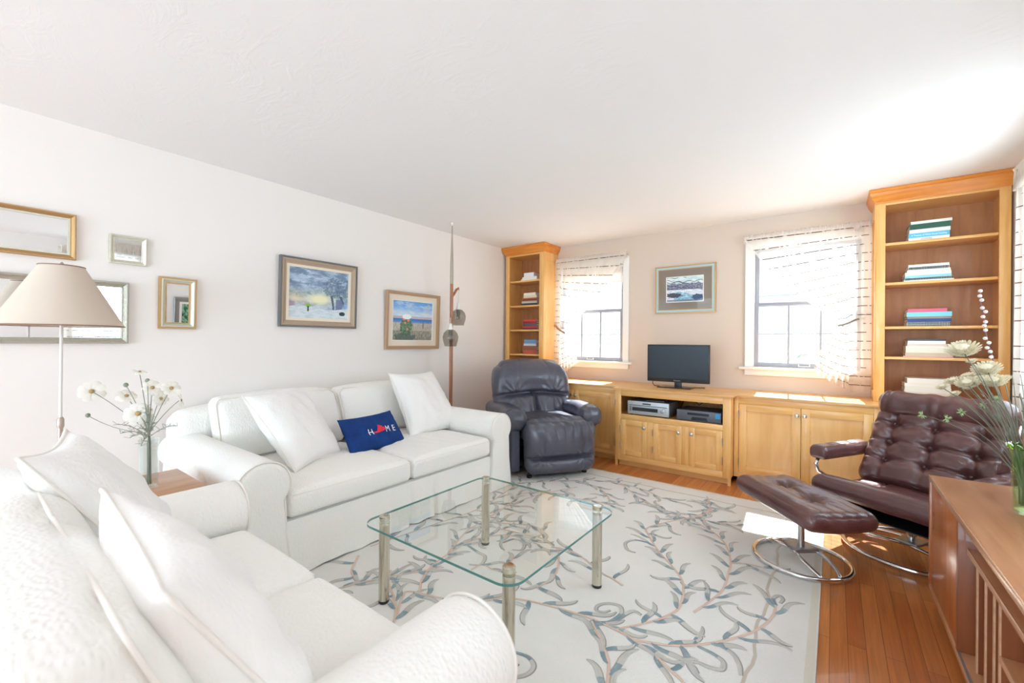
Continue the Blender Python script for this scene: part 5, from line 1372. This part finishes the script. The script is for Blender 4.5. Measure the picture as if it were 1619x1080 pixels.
bm = new(); box(bm, (XS+.0045, -2.022, .43), (XS+.0062, -2.004, .452)); box(bm, (XS+.0045, -2.022, .388), (XS+.0062, -2.004, .420)); box(bm, (XS+.0045, -2.022, .376), (XS+.0062, -2.004, .386)); obj('finger_pull', bm, M_teakD, dd, smooth=0)
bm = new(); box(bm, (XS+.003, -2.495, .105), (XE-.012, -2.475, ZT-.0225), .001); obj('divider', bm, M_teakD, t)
bm = new(); box(bm, (XS+.030, YZ+.02, .462), (XE-.012, -2.496, .480), .001); sh = obj('shelf', bm, M_teak, t)
bm = new(); box(bm, (XS+.026, YZ+.02, .461), (XS+.0297, -2.496, .481), .001); obj('edge_band', bm, M_teakE, sh)
for y in (-2.60, -2.70, -2.79, -2.845):
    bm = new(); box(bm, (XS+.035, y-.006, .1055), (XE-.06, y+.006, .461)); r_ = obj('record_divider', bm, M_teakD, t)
    bm = new(); box(bm, (XS+.031, y-.006, .1055), (XS+.0347, y+.006, .461)); obj('edge_band', bm, M_teakE, r_)
bm = new(); box(bm, (XS+.035, YZ+.02, .29), (XE-.02, -2.852, .306)); sh = obj('shelf', bm, M_teak, t)
bm = new(); box(bm, (XS+.031, YZ+.02, .289), (XS+.0347, -2.852, .307)); obj('edge_band', bm, M_teakE, sh)
for (x, y) in ((XS+.03, YA-.03), (XE-.03, YA-.03), (XS+.03, YZ+.04), (XE-.03, YZ+.04)):
    bm = new(); lathe(bm, [(.013, 0.0005), (.019, .084)], (x, y, 0), 14); obj('leg', bm, M_teakV, t)

# ---- green vase with strawflowers and the pearl twig
VX, VY = 3.985, -2.36
t = thing('glass_vase', 'tall green tinted glass vase on the teak sideboard', 'vase', (VX, VY, ZT+.0005))
bm = new(); prof = [(.0, .001), (.034, .001), (.037, .01), (.040, .10), (.043, .20), (.047, .235), (.052, .245)]
prof += [(.049, .243), (.044, .233), (.040, .20), (.037, .10), (.033, .014), (0, .012)]
lathe(bm, [(a, b+ZT) for a, b in prof], (VX, VY, 0), 28); obj('vase_body', bm, M_gvase, t, smooth=60)
bm = new(); tube(bm, [(VX+.048*math.cos(a*PI/12), VY+.048*math.sin(a*PI/12), ZT+.24+.005*math.sin(a*3)) for a in range(24)], .006, 8, closed=True); obj('rim', bm, clear_mat('lime_glass', srgb(190, 226, 110), 1.6), t, smooth=180, label='lime green rim')
bm = new(); lathe(bm, [(.034, .014+ZT), (.037, .09+ZT), (0, .09+ZT)], (VX, VY, 0), 24); obj('water', bm, clear_mat('water', (.93, .96, .93, 1), 1.33), t)
M_dstem = mat('dried_stem', srgb(116, 116, 96), .85)
M_straw = mat('strawflower', srgb(236, 228, 206), .85, var=(60, srgb(222, 208, 176)))
M_bud = mat('green_bud', srgb(176, 196, 140), .85)
def P_at(x, y, px, py, depth):
    d = fw+rr*((px-809.5)/678.17)-uu*((py-540)/678.17); C = Vector((3.43, -4.69, 1.2)); return C+d*depth
def stem_pts(a, b, bow=(0, 0, 0), n=10):
    a, b = Vector(a), Vector(b); m = (a+b)/2+Vector(bow); return [bez(a, m, b, k/n) for k in range(n+1)]
def strawflower(P, r, label, up_, rnd, base, bow):
    t = thing('dried_flower', label, 'flower', base, 0, 'dried strawflowers in the green vase')
    bm = new(); tube(bm, stem_pts(base, P-up_*.004, bow), .0022, 5); obj('stem', bm, M_dstem, t)
    q = Vector((0, 0, 1)).rotation_difference(up_).to_matrix(); bm = new()
    for ring, (rr2, hh, k) in enumerate(((1, .30, 20), (.8, .42, 16), (.6, .5, 12), (.35, .54, 8))):
        for i in range(k):
            a = 2*PI*i/k+ring*.3+rnd.random()*.1; w = rr2*r*PI/k*1.5
            p0 = Vector((math.cos(a)*r*.12, math.sin(a)*r*.12, .0)); e = Vector((math.cos(a)*r*rr2, math.sin(a)*r*rr2, r*hh)); tt = Vector((-math.sin(a), math.cos(a), 0))*w
            m_ = p0.lerp(e, .6)+Vector((0, 0, -r*.12))
            vs_ = [bm.verts.new(P+q @ v) for v in (p0, m_-tt*.5, e-tt*.35, e+Vector((math.cos(a), math.sin(a), .5))*r*.08, e+tt*.35, m_+tt*.5)]
            bm.faces.new(vs_)
    lathe(bm, [(0, -.25*r), (r*.5, -.12*r), (r*.3, .2*r), (r*.42, .50*r), (0, .58*r)], P, 12, rot=q)
    obj('flower_head', bm, M_straw, t, smooth=0)
rnd = random.Random(4)
base0 = Vector((VX, VY, ZT+.03))
heads = [(1523, 556, 26, 2.12), (1537, 572, 9, 2.10), (1561, 586, 22, 2.04), (1533, 596, 13, 2.10), (1530, 608, 18, 2.06), (1572, 605, 19, 2.02), (1508, 604, 14, 2.14), (1491, 613, 11, 2.2), (1587, 601, 13, 2.06), (1552, 600, 13, 2.1), (1510, 624, 10, 2.18), (1531, 614, 8, 2.1)]
places = ['the highest large head', 'the small bud under the highest head', 'the wide head right of the highest', 'the medium head in the middle left', 'the round open head at the centre', 'the full round head with a tan middle', 'a small head leaning left of centre', 'the leftmost pale head', 'the head nearest the bookcase frame', 'the half-hidden head between two larger ones', 'the low small head above the chair roll', 'the little head below the round open one']
for (px, py, r, dep), pl in zip(heads, places):
    P = P_at(0, 0, px, py, dep); rad = r/678.17*dep*.8
    ax = (Vector((-.25, -.55, .8))).normalized() if r > 16 else Vector((-.4, -.3, .86)).normalized()
    b = base0+Vector((rnd.uniform(-.015, .015), rnd.uniform(-.015, .015), 0)); mid = Vector((VX-.02, VY+.01, ZT+.3)); bow = (mid-(b+P)/2)*.9
    strawflower(P, rad, 'cream dried strawflower in the green vase, '+pl, ax, rnd, b, bow)
buds = [(1458, 656, 2.2, 'sage green bud reaching furthest left from the green vase'), (1497, 662, 2.15, 'pale green bud drooping over the chair roll'), (1555, 640, 2.0, 'grey green seed head low among the dried flowers'), (1575, 632, 2.0, 'grey green seed head near the sideboard vase rim'), (1520, 652, 2.1, 'blue green bud right of the drooping bud')]
for px, py, dep, lab in buds:
    P = P_at(0, 0, px, py, dep); t = thing('dried_bud', lab, 'flower', base0, 0, 'dried buds in the green vase')
    mid = Vector((VX-.03, VY+.01, ZT+.27)); bm = new(); tube(bm, stem_pts(base0, P, (mid-(base0+P)/2)*1.0), .0018, 5); obj('stem', bm, M_dstem, t)
    bm = new()
    for k in range(26):
        a, b = rnd.random()*2*PI, rnd.random()*PI; dv = Vector((math.cos(a)*math.sin(b), math.sin(a)*math.sin(b), math.cos(b))); w = dv.orthogonal().normalized()*.004
        bm.faces.new([bm.verts.new(P+dv*.003-w), bm.verts.new(P+dv*.022), bm.verts.new(P+dv*.003+w)])
    obj('seed_head', bm, M_bud, t, smooth=0)
# extra loose stems
t = thing('dried_stems', 'bundle of thin bare grey stems crowding the green vase', 'stems', base0); t.name = 'bare_stems'
for k in range(16):
    px = 1535+rnd.uniform(0, 95); py = 600+rnd.uniform(-10, 60); dep = 1.95+rnd.random()*.25; P = P_at(0, 0, px, py, dep); b = base0+Vector((rnd.uniform(-.02, .02), rnd.uniform(-.02, .02), 0))
    bm = new(); mid = Vector((VX+rnd.uniform(-.03, .02), VY, ZT+.3)); tube(bm, stem_pts(b, P, (mid-(b+P)/2)*1.0), .0019, 5); obj('stem', bm, M_dstem, t)
t = thing('berry_twig', 'tall curving twig of pearly white catkins rising from the green vase', 'twig', base0)
pl = [(1549, 460), (1551, 470), (1550, 478), (1553, 490), (1556, 505), (1557, 520), (1560, 535), (1564, 548), (1568, 562), (1573, 580), (1578, 600), (1586, 640)]
path = [P_at(0, 0, x, y, 2.1) for x, y in pl]+[Vector((VX-.01, VY, ZT+.24)), base0]
bm = new(); tube(bm, path, .002, 5); obj('twig', bm, mat('plum_twig', srgb(120, 80, 82), .7), t)
bn = [(1550, 460), (1549, 468), (1552, 474.5), (1553, 487), (1558, 493), (1554, 501), (1558, 509), (1556, 515), (1558, 522), (1557.5, 535), (1563.5, 542), (1560.5, 550), (1565.5, 556), (1567, 564.5), (1565.5, 573), (1573, 580), (1572, 590)]
for (x, y) in bn:
    P = P_at(0, 0, x, y, 2.095); bm = new(); lathe(bm, [(0, -.0085), (.006, -.006), (.0085, 0), (.006, .006), (0, .0085)], P, 12); obj('catkin', bm, mat('pearl', srgb(232, 222, 218), .3), t, smooth=180)
# plum glass bottle at the frame's edge
t = thing('glass_jar', 'dark plum glass jar at the right edge of the sideboard top', 'jar', (4.02, -2.55, ZT+.0005))
bm = new(); lathe(bm, [(a, b+ZT) for a, b in ((0, .001), (.026, .001), (.038, .012), (.044, .035), (.040, .06), (.024, .075), (.018, .085), (.022, .10), (.019, .10), (.014, .086), (.02, .075), (.037, .058), (.041, .035), (.034, .014), (0, .006))], (4.0, -2.52, 0), 24); obj('jar_body', bm, M_pvase, t, smooth=60)

# ================================================================ tension pole lamp
PX, PY = .333, -1.594
t = thing('pole_lamp', 'floor-to-ceiling wooden pole lamp with two hanging smoked glass shades', 'lamp', (PX, PY, 0))
bm = new(); lathe(bm, [(.014, .03), (.016, .3), (.018, .9), (.018, 1.5), (.0165, 1.78)], (PX, PY, 0), 16); pl_ = obj('pole', bm, M_walnut, t)
bm = new(); lathe(bm, [(.0165, 1.781), (.017, 1.83), (.016, 2.0), (.011, 2.15), (.006, 2.28), (.004, 2.37)], (PX, PY, 0), 14); obj('metal_spindle', bm, mat('aged_nickel', srgb(176, 166, 148), .4, .6), t)
bm = new(); lathe(bm, [(.004, 2.37), (.012, 2.385), (.014, 2.3985)], (PX, PY, 0), 14); obj('ceiling_pad', bm, M_trim, t)
bm = new(); lathe(bm, [(.03, 0.0005), (.03, .012), (.016, .03)], (PX, PY, 0), 16); obj('floor_pad', bm, M_black, t)
for (sx, sy, sz, hz) in ((PX+.075, PY-.085, 1.315, 1.40), (PX-.01, PY+.11, 1.53, 1.70)):
    tt = obj('hook_arm', (lambda b: (tube(b, [(PX, PY, hz-.06), (PX+(sx-PX)*.35, PY+(sy-PY)*.35, hz-.02), (PX+(sx-PX)*.7, PY+(sy-PY)*.7, hz+.03), (sx, sy, hz+.05), (sx+.002, sy, hz+.03)], [.011, .012, .013, .010, .006], 8), b)[1])(new()), M_walnut, t, smooth=180)
    bm = new(); tube(bm, [(sx, sy, hz+.03), (sx, sy, sz+.055)], .003, 6); obj('chain', bm, M_nickel, t)
    bm = new(); lathe(bm, [(.009, sz+.06), (.013, sz+.058), (.025, sz), (.024, sz-.004)], (sx, sy, 0), 18); obj('socket_cup', bm, mat('ivory_cup', srgb(226, 224, 216), .35), t)
    bm = new(); pr = [(.024, 0), (.046, -.010), (.068, -.035), (.078, -.070), (.075, -.105), (.063, -.145), (.058, -.165)]
    pr += [(a-.003, b+.001) for a, b in reversed(pr)]
    lathe(bm, [(a, sz+b) for a, b in pr], (sx, sy, 0), 28, closed=True); obj('glass_shade', bm, M_smoke, t, smooth=180)
    bm = new(); lathe(bm, [(.020, sz-.004), (.020, sz-.050), (.013, sz-.052)], (sx, sy, 0), 14); lathe(bm, [(.012, sz-.052), (.024, sz-.075), (.022, sz-.095), (0, sz-.108)], (sx, sy, 0), 14); obj('bulb', bm, mat('bulb_socket', srgb(160, 156, 150), .4), t)

# ================================================================ floor lamp (left)
LX, LY = .62, -4.363
t = thing('floor_lamp', 'floor lamp with a wide cream cone shade behind the loveseat arm', 'lamp', (LX, LY, 0))
bm = new(); R1, R0, zb_, zt_ = .215, .075, 1.255, 1.525; n = 48; V = []
for (r, z) in ((R1, zb_), (R1*.75+R0*.25, zb_+(zt_-zb_)*.25), ((R1+R0)/2, (zb_+zt_)/2), (R0, zt_), (R0-.0025, zt_), ((R1+R0)/2-.0025, (zb_+zt_)/2), (R1-.0025, zb_)): V.append((r, z))
lathe(bm, V, (LX, LY, 0), n, closed=True)
M_shade = thin_mat('parchment_shade', srgb(226, 212, 196), .25)
sh = obj('lamp_shade', bm, M_shade, t, smooth=60)
for r, z in ((R1+.0005, zb_), (R0+.0005, zt_)): bm = new(); tube(bm, [(LX+r*math.cos(2*PI*k/40), LY+r*math.sin(2*PI*k/40), z) for k in range(40)], .0028, 6, closed=True); obj('shade_trim', bm, mat('brown_trim', srgb(140, 110, 92), .8), sh, smooth=180)
bm = new(); tube(bm, [(LX, LY, .80), (LX, LY, 1.50)], .006, 10); obj('pole', bm, mat('white_enamel', srgb(226, 220, 214), .3), t)
bm = new(); tube(bm, [(LX, LY, .02), (LX, LY, .80)], .009, 10); lathe(bm, [(.011, .79), (.013, .80), (.013, .83), (.008, .84)], (LX, LY, 0), 14); obj('lower_pole', bm, mat('rosy_metal', srgb(190, 172, 160), .3, .4), t)
bm = new(); tube(bm, [(LX+.075, LY, 1.522), (LX, LY, 1.515), (LX-.075, LY, 1.522)], .002, 6); tube(bm, [(LX, LY+.075, 1.522), (LX, LY, 1.515), (LX, LY-.075, 1.522)], .002, 6); obj('shade_spider', bm, M_nickel, t)
bm = new(); lathe(bm, [(.006, 1.515), (.009, 1.53), (.006, 1.54), (0, 1.547)], (LX, LY, 0), 12); obj('finial', bm, M_steel, t)
bm = new(); lathe(bm, [(.13, .0005), (.13, .012), (.02, .03), (.009, .04)], (LX, LY, 0), 28); obj('base', bm, mat('rosy_metal', (1, 1, 1, 1)), t)

# ================================================================ end table, vase of cosmos, outlet
t = thing('end_table', 'small square wooden end table in the corner between the two sofas', 'table', (1.02, -4.15, 0))
bm = new(); box(bm, (.80, -4.42, .525), (1.225, -3.975, .55), .003); obj('tabletop', bm, M_endw, t)
bm = new(); box(bm, (.82, -4.40, .45), (1.205, -4.385, .5245)); box(bm, (.82, -4.01, .45), (1.205, -3.995, .5245)); box(bm, (.82, -4.385, .45), (.835, -4.01, .5245)); box(bm, (1.19, -4.385, .45), (1.205, -4.01, .5245)); obj('apron', bm, M_endw, t)
for (x, y) in ((.83, -4.39), (1.195, -4.39), (.83, -4.005), (1.195, -4.005)):
    bm = new(); box(bm, (x-.018, y-.018, .0005), (x+.018, y+.018, .5245), .003); obj('leg', bm, M_endw, t)
CX, CY = 1.05, -4.145; ZE = .5505
t = thing('glass_vase', 'clear octagonal glass vase on the wooden end table', 'vase', (CX, CY, ZE))
bm = new(); pr = [(0, .001), (.034, .001), (.036, .006), (.036, .19), (.038, .215), (.036, .215), (.033, .19), (.033, .012), (0, .010)]
lathe(bm, [(a, b+ZE) for a, b in pr], (CX, CY, 0), 8); obj('vase_body', bm, M_vase, t, smooth=0)
M_gst = mat('grey_green_stem', srgb(132, 136, 120), .8)
M_cctr = mat('flower_centre', srgb(176, 146, 96), .8, bump=(300, 1, .002, 2))
def daisy(px, py, r, dep, label, tilt, rnd):
    P = P_at(0, 0, px, py, dep); base = Vector((CX+rnd.uniform(-.012, .012), CY+rnd.uniform(-.012, .012), ZE+.015)); R = r/678.17*dep*.80
    t = thing('cosmos_flower', label, 'flower', base, 0, 'white cosmos in the clear vase')
    up_ = Vector(tilt).normalized(); mid = Vector((CX, CY, ZE+.24)); 
    bm = new(); tube(bm, stem_pts(base, mid+Vector((rnd.uniform(-.01, .01), rnd.uniform(-.01, .01), 0)), n=5)[:-1]+stem_pts(mid, P-up_*.006, (0, 0, .02), 9), .0018, 5); obj('stem', bm, M_gst, t)
    q = Vector((0, 0, 1)).rotation_difference(up_).to_matrix(); bm = new(); k = 8
    for i in range(k):
        a = 2*PI*i/k+rnd.random()*.15; ca, sa = math.cos(a), math.sin(a); rad = Vector((ca, sa, 0)); tg = Vector((-sa, ca, 0)); dr_ = rnd.uniform(-.15, .25)
        rows = []
        for f, w, z in ((.12, .05, 0), (.4, .20, .08), (.7, .30, .08), (.92, .26, .0), (1.0, .10, -.04)):
            rows.append([bm.verts.new(P+q @ ((rad*f+tg*w*s+Vector((0, 0, z+dr_*f*f-.05*abs(s)*1)))*R)) for s in (-1, 0, 1)])
        for A, B in zip(rows, rows[1:]):
            for j in range(2): bm.faces.new((A[j], A[j+1], B[j+1], B[j]))
    obj('petals', bm, M_petal, t, smooth=180)
    bm = new(); lathe(bm, [(0, -.02*R), (.2*R, 0), (.2*R, .1*R), (.1*R, .17*R), (0, .18*R)], P, 12, rot=q); obj('flower_centre', bm, M_cctr, t, smooth=180)
rnd = random.Random(9); toward = Vector((.95, -.25, .2))
for px, py, r, dep, lab, tl in (
    (145, 619, 22, 2.05, 'white cosmos reaching out alone to the left', (.95, -.3, .2)), (200, 626, 17, 1.93, 'white cosmos left of centre above the vase', (.7, -.1, .9)),
    (221, 588, 12, 1.95, 'topmost white cosmos seen edge-on', (.3, 0, .95)), (241, 613, 17, 1.95, 'white cosmos upper centre, above two others', (.9, -.1, .5)),
    (271, 614, 17, 1.95, 'white cosmos at the upper right of the bunch', (.9, 0, .5)), (254, 630, 15, 1.92, 'half-open white cosmos right of centre', (.8, .3, .1)),
    (286, 633, 13, 1.95, 'small white cosmos at the far right of the bunch', (.5, .9, .1)), (218, 654, 23, 1.88, 'large white cosmos low in front facing the room', (.95, -.3, .35)),
    (232, 664, 14, 1.9, 'lowest white cosmos just above the vase mouth', (.8, .2, -.2))):
    daisy(px, py, r, dep, lab, tl, rnd)
for (px, py, dep, lab) in ((139, 657, 2.0, 'green bud hanging left on a long thin stem'), (199, 609, 1.93, 'small green bud at the upper left of the bunch'), (233, 602, 1.95, 'small green bud between the top flowers')):
    P = P_at(0, 0, px, py, dep); base = Vector((CX, CY, ZE+.015)); t = thing('flower_bud', lab, 'flower bud', base, 0, 'green buds in the clear vase')
    bm = new(); mid = Vector((CX, CY, ZE+.24)); bow = (0, 0, -.04) if px < 150 else (0, 0, .02)
    tube(bm, [base, mid]+stem_pts(mid, P, bow, 9)[1:], .0016, 5); obj('stem', bm, M_gst, t)
    bm = new(); lathe(bm, [(0, -.010), (.008, -.005), (.010, .002), (.006, .009), (0, .011)], P, 12); obj('bud', bm, mat('bud_green', srgb(132, 142, 118), .7), t, smooth=180)
t = thing('leaf_sprigs', 'feathery grey green foliage sprigs spilling from the clear vase', 'foliage', (CX, CY, ZE+.015))
for k in range(11):
    a = rnd.random()*2*PI; ln = rnd.uniform(.06, .16); mid = Vector((CX, CY, ZE+.22)); e = mid+Vector((math.cos(a)*ln*.7, math.sin(a)*ln, rnd.uniform(-.02, .16)))
    pts = stem_pts(mid, e, (0, 0, .03), 8); bm = new(); tube(bm, [Vector((CX, CY, ZE+.02))]+pts, .0014, 5)
    for j in range(2, 9):
        for s in (-1, 1):
            dv = Vector((rnd.uniform(-1, 1), rnd.uniform(-1, 1), rnd.uniform(-.2, 1))).normalized()*.022; tube(bm, [pts[j], pts[j]+dv], .0009, 4)
    obj('sprig', bm, M_gst, t)
bm = new(); box(bm, (.001, -3.752, .29), (.006, -3.682, .405), .002); o = obj('wall_outlet', bm, mat('ivory_plate', srgb(206, 204, 190), .4)); tag(o, 'small ivory wall outlet plate low on the left wall by the sofa arm', 'outlet'); origin_to(o, (.003, -3.717, .29))
bm = new()
for z in (.325, .370):
    for y in (-3.725, -3.709): box(bm, (.0062, y-.0015, z-.006), (.0072, y+.0015, z+.006))
obj('outlet_slot', bm, M_black, o, smooth=0)
